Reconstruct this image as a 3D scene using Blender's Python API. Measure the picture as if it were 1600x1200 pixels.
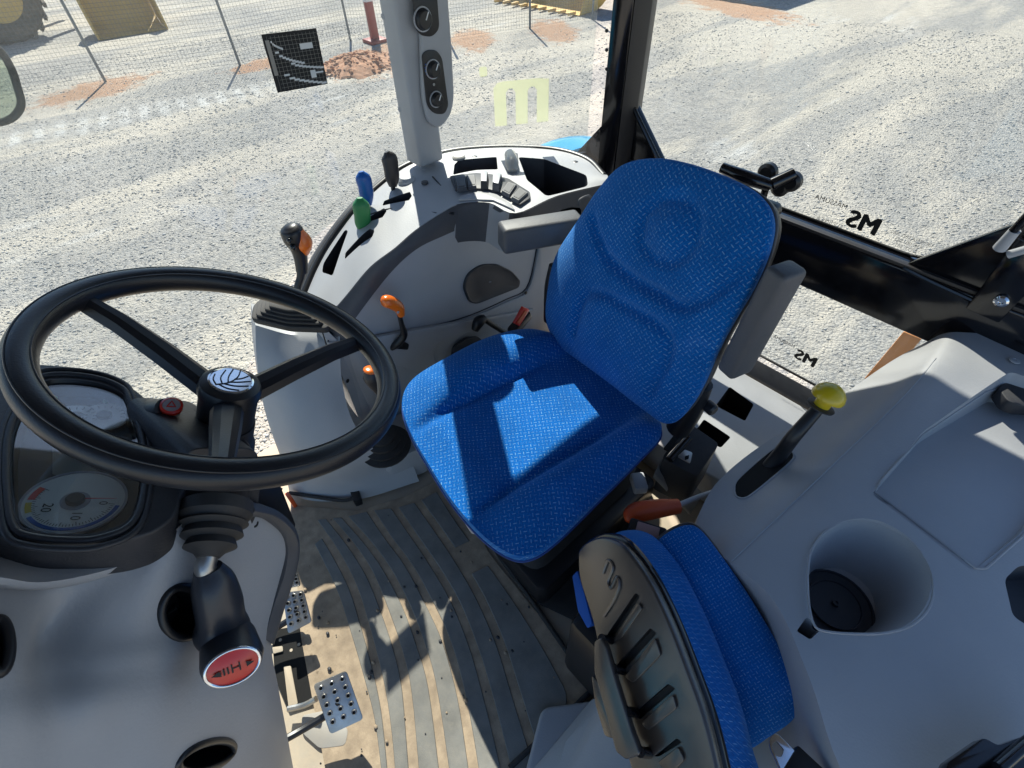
import bpy, bmesh, math, random
import numpy as np
from mathutils import Vector, Matrix
random.seed(7); rng = np.random.default_rng(7)
V = Vector; R = math.radians
for o in list(bpy.data.objects): bpy.data.objects.remove(o)
S = bpy.context.scene; COL = S.collection

# ------------------------------------------------------------ camera
CAM = V((0, 0, 1.40)); FP = 800.0
def _axes(az=40.5, pitch=46.8, roll=-2.3):
    a, p, r = R(az), R(pitch), R(roll)
    F = V((math.cos(a)*math.cos(p), -math.sin(a)*math.cos(p), -math.sin(p)))
    Rt = V((-math.sin(a), -math.cos(a), 0)); U = Rt.cross(F)
    return Rt*math.cos(r)+U*math.sin(r), -Rt*math.sin(r)+U*math.cos(r), F
CR, CU, CF = _axes()
cd = bpy.data.cameras.new('camera'); cam = bpy.data.objects.new('camera', cd); COL.objects.link(cam)
m = Matrix((CR, CU, -CF)).transposed().to_4x4(); m.translation = CAM
cam.matrix_world = m  # real position: open left door, 1.4 m above the cab floor
cd.sensor_width = 36; cd.sensor_fit = 'HORIZONTAL'; cd.lens = 36*FP/1600; cd.clip_start = .02; cd.clip_end = 600
S.camera = cam

# ------------------------------------------------------------ light
EL, SX, SY = 46, .865, -.50
SUN = V((SX*math.cos(R(EL)), SY*math.cos(R(EL)), math.sin(R(EL)))).normalized()
W = bpy.data.worlds.new('World'); S.world = W; W.use_nodes = True
wn = W.node_tree.nodes; wl = W.node_tree.links
sky = wn.new('ShaderNodeTexSky'); sky.sky_type = 'NISHITA'; sky.sun_disc = False
sky.sun_elevation = R(EL); sky.sun_rotation = math.atan2(SX, SY)
sky.air_density = 1.0; sky.dust_density = .3; sky.ozone_density = 4.0
wl.new(sky.outputs[0], wn['Background'].inputs[0]); wn['Background'].inputs[1].default_value = .085
sd = bpy.data.lights.new('sun', 'SUN'); sd.energy = 5.0; sd.angle = R(.53); sd.color = (1, .93, .82)
so = bpy.data.objects.new('sun', sd); COL.objects.link(so); so.location = SUN*40
so.rotation_euler = SUN.to_track_quat('Z', 'Y').to_euler()
S.view_settings.view_transform = 'Standard'; S.view_settings.look = 'None'
S.view_settings.exposure = 1.08; S.view_settings.gamma = 1; S.view_settings.use_curve_mapping = False
S.render.engine = 'CYCLES'
S.cycles.max_bounces = 10; S.cycles.diffuse_bounces = 5; S.cycles.transparent_max_bounces = 16

# ------------------------------------------------------------ locating points of the place
def ray(x, y): return CR*(x-800) - CU*(y-600) + CF*FP
def X(x, y, c): d = ray(x, y); return CAM + d*((c-CAM.x)/d.x)
def Y(x, y, c): d = ray(x, y); return CAM + d*((c-CAM.y)/d.y)
def Z(x, y, c): d = ray(x, y); return CAM + d*((c-CAM.z)/d.z)
def PL(x, y, p0, n):
    d = ray(x, y); p0 = V(p0); n = V(n); return CAM + d*((p0-CAM).dot(n)/d.dot(n))

# ------------------------------------------------------------ materials
def newmat(name):
    m = bpy.data.materials.new(name); m.use_nodes = True
    return m, m.node_tree.nodes, m.node_tree.links, m.node_tree.nodes['Principled BSDF']
def mat(name, col, rough=.5, metal=0, grain=0, gscale=400, var=.06, vscale=6, dust=0, dustcol=(.45, .36, .26), coat=0, spec=.5):
    m, N, L, B = newmat(name)
    B.inputs['Roughness'].default_value = rough; B.inputs['Metallic'].default_value = metal
    B.inputs['Specular IOR Level'].default_value = spec
    if coat: B.inputs['Coat Weight'].default_value = coat; B.inputs['Coat Roughness'].default_value = .1
    g = N.new('ShaderNodeNewGeometry')
    n = N.new('ShaderNodeTexNoise'); n.inputs['Scale'].default_value = vscale; n.inputs['Detail'].default_value = 6
    L.new(g.outputs['Position'], n.inputs['Vector'])
    rr = N.new('ShaderNodeMapRange'); rr.inputs[1].default_value = .3; rr.inputs[2].default_value = .7
    rr.inputs[3].default_value = 1-var; rr.inputs[4].default_value = 1+var
    L.new(n.outputs[0], rr.inputs[0])
    mx = N.new('ShaderNodeVectorMath'); mx.operation = 'SCALE'; mx.inputs[0].default_value = col[:3]
    L.new(rr.outputs[0], mx.inputs['Scale']); out = mx.outputs[0]
    if dust:
        n2 = N.new('ShaderNodeTexNoise'); n2.inputs['Scale'].default_value = vscale*2.3; n2.inputs['Detail'].default_value = 9; n2.inputs['Roughness'].default_value = .7
        L.new(g.outputs['Position'], n2.inputs['Vector'])
        mr = N.new('ShaderNodeMapRange'); mr.inputs[1].default_value = .42; mr.inputs[2].default_value = .72; mr.inputs[3].default_value = dust*.25; mr.inputs[4].default_value = dust
        L.new(n2.outputs[0], mr.inputs[0])
        mm = N.new('ShaderNodeMix'); mm.data_type = 'RGBA'; mm.inputs[7].default_value = (*dustcol, 1)
        L.new(mr.outputs[0], mm.inputs[0]); L.new(out, mm.inputs[6]); out = mm.outputs[2]
        rm = N.new('ShaderNodeMath'); rm.operation = 'MULTIPLY_ADD'; rm.inputs[1].default_value = .4; rm.inputs[2].default_value = rough
        L.new(mr.outputs[0], rm.inputs[0]); L.new(rm.outputs[0], B.inputs['Roughness'])
    L.new(out, B.inputs['Base Color'])
    if grain:
        n3 = N.new('ShaderNodeTexNoise'); n3.inputs['Scale'].default_value = gscale; n3.inputs['Detail'].default_value = 2
        L.new(g.outputs['Position'], n3.inputs['Vector'])
        b = N.new('ShaderNodeBump'); b.inputs['Strength'].default_value = grain; b.inputs['Distance'].default_value = .0006
        L.new(n3.outputs[0], b.inputs['Height']); L.new(b.outputs[0], B.inputs['Normal'])
    return m
M = {}
M['grey'] = mat('light grey moulded plastic', (.36, .368, .385), .45, grain=.55, gscale=260, var=.07, dust=.16, dustcol=(.48, .46, .43), vscale=5)
M['liner'] = mat('grey headliner', (.10, .10, .105), .9)
M['char'] = mat('charcoal moulded plastic', (.026, .028, .034), .5, grain=.5, dust=.08, dustcol=(.3, .27, .24))
M['band'] = mat('dark grey trim plastic', (.062, .065, .075), .52, grain=.5, dust=.1, dustcol=(.3, .28, .25))
M['black'] = mat('black plastic', (.014, .014, .016), .38, grain=.2)
M['gloss'] = mat('black gloss paint', (.005, .005, .007), .14, coat=.3)
M['rubber'] = mat('black rubber', (.018, .018, .019), .62, grain=.3, dust=.12, dustcol=(.2, .17, .14))
M['wheel'] = mat('steering wheel polyurethane', (.009, .010, .014), .36, grain=.35, var=.1)
M['hole_shade'] = mat('dark cavity and shade', (.004, .004, .004), .9)
M['orange'] = mat('orange plastic', (.80, .16, .01), .3, coat=.4)
M['rust'] = mat('orange red handle plastic', (.62, .09, .02), .42)
M['red'] = mat('red plastic', (.70, .03, .015), .3, coat=.4)
M['yellow'] = mat('yellow knob plastic', (.62, .45, .01), .3, coat=.3)
M['blue'] = mat('blue lever plastic', (.01, .10, .38), .35)
M['green'] = mat('green lever plastic', (.03, .22, .07), .4)
M['dkgrip'] = mat('dark brown grey grip', (.035, .030, .030), .45)
M['steel'] = mat('worn steel', (.45, .45, .44), .34, metal=1, var=.2, vscale=30, grain=.3, dust=.25)
M['chrome'] = mat('chrome', (.75, .77, .8), .12, metal=1)
M['silver'] = mat('silver plastic', (.42, .43, .45), .35)
M['floor'] = mat('painted cab floor', (.40, .35, .28), .7, grain=.6, gscale=150, var=.12, dust=.6, dustcol=(.55, .42, .28))
M['matbase'] = mat('dust packed mat groove', (.40, .31, .215), .9, grain=.8, gscale=250, var=.22, vscale=25, dust=.5, dustcol=(.16, .12, .09))
M['pad'] = mat('dusty rubber mat rib', (.165, .165, .155), .8, grain=.9, gscale=500, var=.22, vscale=16, dust=.5, dustcol=(.31, .285, .24))
M['shell'] = mat('black shell plastic reflection tint', (.060, .047, .038), .25, grain=.4, var=.1)  # brown put into the base colour stands in for reflected bright ground
M['shell'].node_tree.nodes['Principled BSDF'].inputs['Coat Weight'].default_value = .8; M['shell'].node_tree.nodes['Principled BSDF'].inputs['Coat Roughness'].default_value = .25
M['cyan'] = mat('light blue fender paint', (.02, .30, .55), .3, coat=.5)
M['ext_orange'] = mat('amber panel', (.75, .30, .08), .5)
M['loader'] = mat('yellow machine paint', (.62, .38, .07), .5, var=.15, vscale=2, dust=.3)
M['tyre'] = mat('machine tyre rubber', (.03, .03, .03), .8, dust=.3)
M['post'] = mat('galvanised fence steel', (.16, .18, .19), .5, metal=.4)
M['wire'] = mat('fence wire', (.12, .14, .15), .5, metal=.5)
M['redpaint'] = mat('red machine paint', (.30, .045, .035), .5)
M['white'] = mat('white print', (.75, .76, .76), .5)
M['blackp'] = mat('black print', (.01, .01, .01), .6)
M['frost'] = None
M['dblue'] = mat('blue print', (.01, .10, .42), .5)
M['stain'] = mat('steel grey plate', (.30, .29, .27), .5, dust=.3, grain=.3)
M['seam'] = mat('panel seam shadow gap', (.03, .03, .035), .8)
M['lens'] = mat('pale knob plastic', (.46, .44, .40), .4)

def glass(name, tint=(.93, .96, .96), dirt=.03, refl=1.0):
    m, N, L, B = newmat(name); N.remove(B); out = N['Material Output']
    tr = N.new('ShaderNodeBsdfTransparent'); tr.inputs[0].default_value = (*tint, 1)
    gl = N.new('ShaderNodeBsdfGlossy'); gl.inputs['Roughness'].default_value = .03
    gg = N.new('ShaderNodeNewGeometry'); dt = N.new('ShaderNodeVectorMath'); dt.operation = 'DOT_PRODUCT'
    L.new(gg.outputs['Normal'], dt.inputs[0]); L.new(gg.outputs['Incoming'], dt.inputs[1])
    def ma(op, a, b=None):
        q = N.new('ShaderNodeMath'); q.operation = op
        for i, v_ in enumerate((a, b)):
            if v_ is None: continue
            if isinstance(v_, (int, float)): q.inputs[i].default_value = v_
            else: L.new(v_, q.inputs[i])
        return q
    fr = ma('ADD', ma('MULTIPLY', ma('POWER', ma('SUBTRACT', 1.0, ma('ABSOLUTE', dt.outputs['Value']).outputs[0]).outputs[0], 5.0).outputs[0], .96).outputs[0], .04)
    df = N.new('ShaderNodeBsdfDiffuse'); df.inputs[0].default_value = (.8, .78, .72, 1)
    mu = N.new('ShaderNodeMath'); mu.operation = 'MULTIPLY'; mu.inputs[1].default_value = refl; L.new(fr.outputs[0], mu.inputs[0])
    m1 = N.new('ShaderNodeMixShader'); L.new(mu.outputs[0], m1.inputs[0]); L.new(tr.outputs[0], m1.inputs[1]); L.new(gl.outputs[0], m1.inputs[2])
    n = N.new('ShaderNodeTexNoise'); n.inputs['Scale'].default_value = 3.5; n.inputs['Detail'].default_value = 8
    g = N.new('ShaderNodeNewGeometry'); L.new(g.outputs['Position'], n.inputs['Vector'])
    mr = N.new('ShaderNodeMapRange'); mr.inputs[1].default_value = .4; mr.inputs[2].default_value = .75; mr.inputs[3].default_value = dirt*.5; mr.inputs[4].default_value = dirt*2.5
    L.new(n.outputs[0], mr.inputs[0])
    m2 = N.new('ShaderNodeMixShader'); L.new(mr.outputs[0], m2.inputs[0]); L.new(m1.outputs[0], m2.inputs[1]); L.new(df.outputs[0], m2.inputs[2])
    L.new(m2.outputs[0], out.inputs[0]); return m
M['glass'] = glass('window glass', dirt=.06); M['lensglass'] = glass('instrument lens', dirt=.0, refl=2.6)
def alpha_print(name, col, a):
    m, N, L, B = newmat(name); N.remove(B); df = N.new('ShaderNodeBsdfDiffuse'); tl = N.new('ShaderNodeBsdfTranslucent'); tp = N.new('ShaderNodeBsdfTransparent')
    df.inputs[0].default_value = tl.inputs[0].default_value = (*col, 1); m1 = N.new('ShaderNodeMixShader'); m2 = N.new('ShaderNodeMixShader'); m1.inputs[0].default_value = .6; m2.inputs[0].default_value = a
    L.new(df.outputs[0], m1.inputs[1]); L.new(tl.outputs[0], m1.inputs[2]); L.new(tp.outputs[0], m2.inputs[1]); L.new(m1.outputs[0], m2.inputs[2]); L.new(m2.outputs[0], N['Material Output'].inputs[0])
    return m
M['frost'] = alpha_print('frosted cream letter film', (.74, .74, .55), .72)
M['smear'] = alpha_print('thin grey print', (.08, .08, .08), .75)
M['gasket'] = mat('glass edge gasket', (.01, .01, .01), .5)

def fabric(name):
    m, N, L, B = newmat(name)
    uv = N.new('ShaderNodeUVMap'); uv.uv_map = 'UVMap'
    def vm(op, a, b=None):
        n = N.new('ShaderNodeVectorMath'); n.operation = op
        L.new(a, n.inputs[0])
        if b is not None: n.inputs[1].default_value = b
        return n.outputs[0]
    def mt(op, a, b=None, c=None):
        n = N.new('ShaderNodeMath'); n.operation = op
        for i, q in enumerate((a, b, c)):
            if q is None: continue
            if isinstance(q, (int, float)): n.inputs[i].default_value = q
            else: L.new(q, n.inputs[i])
        return n.outputs[0]
    mp = N.new('ShaderNodeMapping'); mp.inputs['Rotation'].default_value = (0, 0, R(28)); mp.inputs['Scale'].default_value = (108, 108, 108)
    L.new(uv.outputs[0], mp.inputs[0])
    fl = vm('FLOOR', mp.outputs[0]); frc = vm('FRACTION', mp.outputs[0])
    s1 = N.new('ShaderNodeSeparateXYZ'); L.new(fl, s1.inputs[0]); s2 = N.new('ShaderNodeSeparateXYZ'); L.new(frc, s2.inputs[0])
    par = mt('MODULO', mt('ABSOLUTE', mt('ADD', s1.outputs[0], s1.outputs[1])), 2.0)
    ax = mt('ABSOLUTE', mt('SUBTRACT', s2.outputs[0], .5)); ay = mt('ABSOLUTE', mt('SUBTRACT', s2.outputs[1], .5))
    h = mt('MULTIPLY', mt('LESS_THAN', ax, .36), mt('LESS_THAN', ay, .085))
    v = mt('MULTIPLY', mt('LESS_THAN', ay, .36), mt('LESS_THAN', ax, .085))
    dash = mt('ADD', mt('MULTIPLY', h, mt('SUBTRACT', 1.0, par)), mt('MULTIPLY', v, par))
    wnz = N.new('ShaderNodeTexWhiteNoise'); wnz.noise_dimensions = '2D'; L.new(fl, wnz.inputs['Vector'])
    nz = N.new('ShaderNodeTexNoise'); nz.inputs['Scale'].default_value = 900; L.new(uv.outputs[0], nz.inputs['Vector'])
    amt = mt('MULTIPLY', dash, mt('MULTIPLY_ADD', mt('POWER', wnz.outputs[0], 1.0), .40, .08))
    cm = N.new('ShaderNodeMix'); cm.data_type = 'RGBA'
    n0 = N.new('ShaderNodeTexNoise'); n0.inputs['Scale'].default_value = 350; n0.inputs['Detail'].default_value = 3; L.new(uv.outputs[0], n0.inputs['Vector'])
    cb = N.new('ShaderNodeValToRGB'); cb.color_ramp.elements[0].position = .3; cb.color_ramp.elements[0].color = (.0008, .054, .26, 1)
    cb.color_ramp.elements[1].position = .7; cb.color_ramp.elements[1].color = (.002, .140, .46, 1); L.new(n0.outputs[0], cb.inputs[0])
    nl = N.new('ShaderNodeTexNoise'); nl.inputs['Scale'].default_value = 9; nl.inputs['Detail'].default_value = 6; nl.inputs['Roughness'].default_value = .65; L.new(uv.outputs[0], nl.inputs['Vector'])
    hv = N.new('ShaderNodeHueSaturation'); L.new(cb.outputs[0], hv.inputs['Color']); L.new(mt('MULTIPLY_ADD', nl.outputs[0], -.25, 1.15), hv.inputs['Saturation']); L.new(mt('MULTIPLY_ADD', nl.outputs[0], .7, .68), hv.inputs['Value'])
    amt = mt('MULTIPLY', amt, mt('MULTIPLY_ADD', nl.outputs[0], 1.4, .25))
    L.new(hv.outputs[0], cm.inputs[6]); cm.inputs[7].default_value = (.34, .62, .80, 1); L.new(amt, cm.inputs[0])
    L.new(cm.outputs[2], B.inputs['Base Color'])
    B.inputs['Roughness'].default_value = .9; B.inputs['Specular IOR Level'].default_value = .15
    B.inputs['Sheen Weight'].default_value = .35; B.inputs['Sheen Tint'].default_value = (.25, .55, 1, 1); B.inputs['Sheen Roughness'].default_value = .5
    b = N.new('ShaderNodeBump'); b.inputs['Strength'].default_value = .5; b.inputs['Distance'].default_value = .001
    L.new(mt('ADD', mt('MULTIPLY', dash, .6), nz.outputs[0]), b.inputs['Height']); L.new(b.outputs[0], B.inputs['Normal'])
    return m
M['fabric'] = fabric('blue woven seat fabric')

# ------------------------------------------------------------ object helpers
def tag(o, label=None, cat=None, group=None, kind=None):
    if label: o['label'] = label
    if cat: o['category'] = cat
    if group: o['group'] = group
    if kind: o['kind'] = kind
    return o
def thing(name, loc, label, cat, group=None):
    o = bpy.data.objects.new(name, None); COL.objects.link(o); o.location = V(loc); o.empty_display_size = .05
    bpy.context.view_layer.update()
    return tag(o, label, cat, group)
def world(o):
    w = o.matrix_basis.copy()
    return world(o.parent) @ o.matrix_parent_inverse @ w if o.parent else w
def link(name, me, mats, parent=None, smooth=30):
    o = bpy.data.objects.new(name, me)
    for q in (mats if isinstance(mats, (list, tuple)) else [mats]): me.materials.append(q)
    COL.objects.link(o)
    if parent is not None:
        o.parent = parent; o.matrix_parent_inverse = world(parent).inverted()
    if smooth:
        me.polygons.foreach_set('use_smooth', [True]*len(me.polygons))
        try: me.set_sharp_from_angle(angle=R(smooth))
        except Exception: pass
    return o
def fromdata(name, vs, fs, mt, parent=None, smooth=30, fix=True):
    me = bpy.data.meshes.new(name); me.from_pydata([tuple(v) for v in vs], [], fs)
    if fix:
        b = bmesh.new(); b.from_mesh(me); bmesh.ops.remove_doubles(b, verts=b.verts, dist=1e-5); bmesh.ops.recalc_face_normals(b, faces=b.faces); b.to_mesh(me); b.free()
    return link(name, me, mt, parent, smooth)
def frombm(name, b, mt, parent=None, smooth=30):
    bmesh.ops.recalc_face_normals(b, faces=b.faces); me = bpy.data.meshes.new(name); b.to_mesh(me); b.free()
    return link(name, me, mt, parent, smooth)
def bevel(b, w, seg=2, ang=25):
    if w <= 0: return
    es = [e for e in b.edges if len(e.link_faces) == 2 and e.calc_face_angle(0) > R(ang)]
    bmesh.ops.bevel(b, geom=es, offset=w, segments=seg, profile=.5, affect='EDGES', clamp_overlap=True)
def roundpoly(pts, r, seg=4):
    out = []; n = len(pts)
    for i in range(n):
        p, a, c = pts[i], pts[i-1], pts[(i+1) % n]
        d1 = (a-p); d2 = (c-p); k = min(r, d1.length*.45, d2.length*.45)
        s = p+d1.normalized()*k; e = p+d2.normalized()*k
        for j in range(seg+1):
            t = j/seg; out.append(s*(1-t)**2 + p*2*t*(1-t) + e*t*t)
    return out
def prism_bm(pts, vec, bev=0, seg=2, b=None):
    own = b is None
    b = b or bmesh.new(); vs = [b.verts.new(p) for p in pts]; ws = [b.verts.new(p+vec) for p in pts]; n = len(pts)
    b.faces.new(vs); b.faces.new(ws[::-1])
    for i in range(n): b.faces.new((vs[i], ws[i], ws[(i+1) % n], vs[(i+1) % n]))
    if bev: bmesh.ops.recalc_face_normals(b, faces=b.faces); bevel(b, bev, seg)
    return b
def prism(name, pts, vec, mt, parent=None, bev=0, rnd=0, seg=2):
    pts = [V(p) for p in pts]
    if rnd: pts = roundpoly(pts, rnd)
    return frombm(name, prism_bm(pts, V(vec), bev, seg), mt, parent)
def box(name, c, d, mt, parent=None, bev=.004, axes=None, seg=2):
    A = axes or (V((1, 0, 0)), V((0, 1, 0)), V((0, 0, 1))); c = V(c)
    p = [c+A[0]*(sx*d[0]/2)+A[1]*(sy*d[1]/2)-A[2]*(d[2]/2) for sx, sy in ((-1, -1), (1, -1), (1, 1), (-1, 1))]
    return prism(name, p, A[2]*d[2], mt, parent, bev, 0, seg)
def cr(pts, n):
    """Catmull-Rom through pts, n samples per span"""
    P = [V(p) for p in pts]; P = [P[0]*2-P[1]]+P+[P[-1]*2-P[-2]]; out = []
    for i in range(1, len(P)-2):
        for j in range(n):
            t = j/n; a, b, c, d = P[i-1:i+3]
            out.append(.5*((2*b)+(c-a)*t+(2*a-5*b+4*c-d)*t*t+(3*b-a-3*c+d)*t**3))
    out.append(P[-2]); return out
def crl(vals, n):
    return [v.x for v in cr([V((q, 0, 0)) for q in vals], n)]
def tube(name, pts, rad, mt, parent=None, seg=14, n=6, flat=None, cap=True):
    """rad: number or list per point; flat=(dir,factor) squashes the section along dir"""
    rr = [rad]*len(pts) if isinstance(rad, (int, float)) else rad
    P = cr(pts, n) if n > 1 and len(pts) > 2 else [V(p) for p in pts]
    Q = crl(rr, n) if n > 1 and len(pts) > 2 else rr
    vs = []; fs = []; up = None
    for i, p in enumerate(P):
        t = (P[min(i+1, len(P)-1)]-P[max(i-1, 0)]).normalized()
        if up is None: up = t.orthogonal().normalized()
        up = (up-t*up.dot(t)).normalized(); s = t.cross(up)
        for k in range(seg):
            a = 2*math.pi*k/seg; d = up*math.cos(a)*Q[i]+s*math.sin(a)*Q[i]
            if flat: f = V(flat[0]).normalized(); d = d - f*d.dot(f)*(1-flat[1])
            vs.append(p+d)
    for i in range(len(P)-1):
        for k in range(seg):
            a = i*seg+k; b_ = i*seg+(k+1) % seg; fs.append((a, b_, b_+seg, a+seg))
    if cap: fs.append(tuple(range(seg))); fs.append(tuple(range(len(vs)-seg, len(vs))))
    return fromdata(name, vs, fs, mt, parent, 40)
def lathe(name, prof, c, axis, mt, parent=None, seg=28, sq=None):
    """prof: (radius, height) pairs along axis; sq=(dir,factor)"""
    ax = V(axis).normalized(); u = ax.orthogonal().normalized(); w = ax.cross(u); c = V(c); vs = []; fs = []
    for r_, h in prof:
        for k in range(seg):
            a = 2*math.pi*k/seg; d = u*math.cos(a)*r_+w*math.sin(a)*r_
            if sq: f = V(sq[0]).normalized(); d = d-f*d.dot(f)*(1-sq[1])
            vs.append(c+ax*h+d)
    for i in range(len(prof)-1):
        for k in range(seg):
            a = i*seg+k; b_ = i*seg+(k+1) % seg; fs.append((a, b_, b_+seg, a+seg))
    fs.append(tuple(range(seg))); fs.append(tuple(range(len(vs)-seg, len(vs))))
    return fromdata(name, vs, fs, mt, parent, 35)
def ball(name, c, rad, mt, parent=None, axes=None, seg=20):
    b = bmesh.new(); bmesh.ops.create_uvsphere(b, u_segments=seg, v_segments=seg//2+2, radius=1)
    A = axes or (V((1, 0, 0)), V((0, 1, 0)), V((0, 0, 1))); r3 = rad if isinstance(rad, (tuple, list)) else (rad,)*3
    for v in b.verts: q = v.co.copy(); v.co = V(c)+A[0]*q.x*r3[0]+A[1]*q.y*r3[1]+A[2]*q.z*r3[2]
    return frombm(name, b, mt, parent, 60)
def grid(rows, nu, nv):
    """rows of equally many points -> smooth grid of points"""
    R1 = [cr(r, nu) for r in rows]; cols = list(zip(*R1)); C2 = [cr(c, nv) for c in cols]
    return [list(r) for r in zip(*C2)]
def patch(name, rows, mt, parent=None, nu=6, nv=6, thick=None, smooth=40):
    G = grid(rows, nu, nv) if nu > 1 or nv > 1 else rows; h = len(G); w = len(G[0]); vs = [p for r in G for p in r]; fs = []
    for i in range(h-1):
        for j in range(w-1): a = i*w+j; fs.append((a, a+1, a+w+1, a+w))
    if thick is not None:
        t = V(thick); n = len(vs); vs += [p+t for p in vs]; fs += [tuple(q+n for q in f[::-1]) for f in list(fs)]
        bd = [i for i in range(w)]+[i*w+w-1 for i in range(1, h)]+[(h-1)*w+j for j in range(w-2, -1, -1)]+[i*w for i in range(h-2, 0, -1)]
        for i in range(len(bd)): a, b_ = bd[i], bd[(i+1) % len(bd)]; fs.append((a, b_, b_+n, a+n))
    return fromdata(name, vs, fs, mt, parent, smooth)
def cut(o, cutters, solver='EXACT'):
    for c in cutters:
        md = o.modifiers.new('b', 'BOOLEAN'); md.operation = 'DIFFERENCE'; md.solver = solver; md.object = c; md.material_mode = 'TRANSFER' if hasattr(md, 'material_mode') else None
    dg = bpy.context.evaluated_depsgraph_get(); dg.update()
    me = bpy.data.meshes.new_from_object(o.evaluated_get(dg)); old = o.data; o.modifiers.clear(); o.data = me; me.name = o.name
    try: me.set_sharp_from_angle(angle=R(35))
    except Exception: pass
    for c in cutters: bpy.data.objects.remove(c)
    return o
from mathutils.bvhtree import BVHTree
def skin(o):
    b = bmesh.new(); b.from_mesh(o.data); t = BVHTree.FromBMesh(b); b.free()
    def hit(x, y, off=0, nrm=False):
        d = ray(x, y).normalized(); p, n, i, _ = t.ray_cast(CAM, d)
        if p is None: p, n, i, _ = t.find_nearest(CAM+d*.8)
        if n.dot(d) > 0: n = -n
        return (p+n*off, n) if nrm else p+n*off
    return hit
def basis(o, xd, yd):
    xd = V(xd).normalized(); n = xd.cross(V(yd)).normalized(); yd = n.cross(xd); return V(o), xd, yd, n
def text(name, s, bs, size, mt, parent=None, lift=.0004, mirror=False, depth=.0002, shear=0, bold=0):
    cu = bpy.data.curves.new('t', 'FONT'); cu.body = s; cu.size = size; cu.align_x = 'CENTER'; cu.align_y = 'CENTER'; cu.resolution_u = 3; cu.space_character = 1.05
    to = bpy.data.objects.new('t', cu); COL.objects.link(to); dg = bpy.context.evaluated_depsgraph_get(); dg.update()
    me = bpy.data.meshes.new_from_object(to.evaluated_get(dg)); bpy.data.objects.remove(to)
    O, xd, yd, n = bs
    for v in me.vertices: q = v.co; v.co = O+xd*(q.x*(-1 if mirror else 1))+yd*q.y+n*lift
    me.materials.clear(); me.name = name
    return link(name, me, mt, parent, 0)
def screw(p, n, parent, r=.006, mt='black'):
    return lathe('screw', [(r*1.15, -.001), (r*1.15, .0008), (r*.8, .0018), (r*.45, .0018), (r*.4, .0004), (.0002, .0004)], p, n, M[mt], parent, 12)
def pillow(name, outl, org, n, up, prof, hfun, mt, parent=None, rings=26, around=140, thick=.08, uvs=1.0, tuck=.985):
    """cushion: outline (world points near plane), dome profile, hfun(u,v) extra height; u along right, v along up"""
    n = V(n).normalized(); up = V(up); up = (up-n*up.dot(n)).normalized(); rt = up.cross(n); org = V(org)
    pts = [((p-org).dot(rt), (p-org).dot(up)) for p in outl]
    cl = cr([V((a, b_, 0)) for a, b_ in pts+[pts[0]]], 10)[:-1]
    L_ = [0]
    for i in range(len(cl)): L_.append(L_[-1]+(cl[(i+1) % len(cl)]-cl[i]).length)
    o2 = []
    for k in range(around):
        t = L_[-1]*k/around; i = max(j for j in range(len(cl)) if L_[j] <= t); f = (t-L_[i])/max(1e-9, L_[i+1]-L_[i]); o2.append(cl[i].lerp(cl[(i+1) % len(cl)], f))
    c = V((sum(p.x for p in o2)/around, sum(p.y for p in o2)/around, 0)); vs = []; fs = []; uv = []
    def add(p, h): vs.append(org+rt*p.x+up*p.y+n*h); uv.append((p.x*uvs, p.y*uvs))
    add(c, prof(0)+hfun(c.x, c.y))
    for r_ in range(1, rings+1):
        s = (r_/rings)**.8
        for p in o2:
            q = c.lerp(p, s); add(q, prof(s)+hfun(q.x, q.y)*(1-s**8))
    for h, sc in ((-.25, 1.006), (-.6, (1.006+tuck)/2), (-1, tuck)):
        for p in o2: q = c.lerp(p, sc); add(q, h*thick); uv[-1] = (uv[-1][0]+h*thick, uv[-1][1]+h*thick)
    T = rings+3
    for k in range(around): fs.append((0, 1+k, 1+(k+1) % around))
    for r_ in range(T-1):
        for k in range(around):
            a = 1+r_*around+k; b_ = 1+r_*around+(k+1) % around; fs.append((a, a+around, b_+around, b_))
    fs.append(tuple(range(len(vs)-around, len(vs))))
    me = bpy.data.meshes.new(name); me.from_pydata([tuple(v) for v in vs], [], fs)
    ul = me.uv_layers.new(name='UVMap')
    for l in me.loops: ul.data[l.index].uv = uv[l.vertex_index]
    me.update()
    b = bmesh.new(); b.from_mesh(me); bmesh.ops.recalc_face_normals(b, faces=b.faces); b.to_mesh(me); b.free()
    o = link(name, me, mt, parent, 60)
    return o, o2, (org, rt, up, n, c)
def loop_tube(name, pts, r_, mt, parent=None, seg=8):
    vs = []; fs = []; N_ = len(pts); c = sum(pts, V())/N_
    for i, p in enumerate(pts):
        t = (pts[(i+1) % N_]-pts[i-1]).normalized(); u = (p-c); u = (u-t*u.dot(t)).normalized(); w = t.cross(u)
        for k in range(seg): a = 2*math.pi*k/seg; vs.append(p+u*math.cos(a)*r_+w*math.sin(a)*r_)
    for i in range(N_):
        for k in range(seg): a = i*seg+k; b_ = i*seg+(k+1) % seg; j = (i+1) % N_; fs.append((a, b_, j*seg+(k+1) % seg, j*seg+k))
    return fromdata(name, vs, fs, mt, parent, 60)

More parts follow.
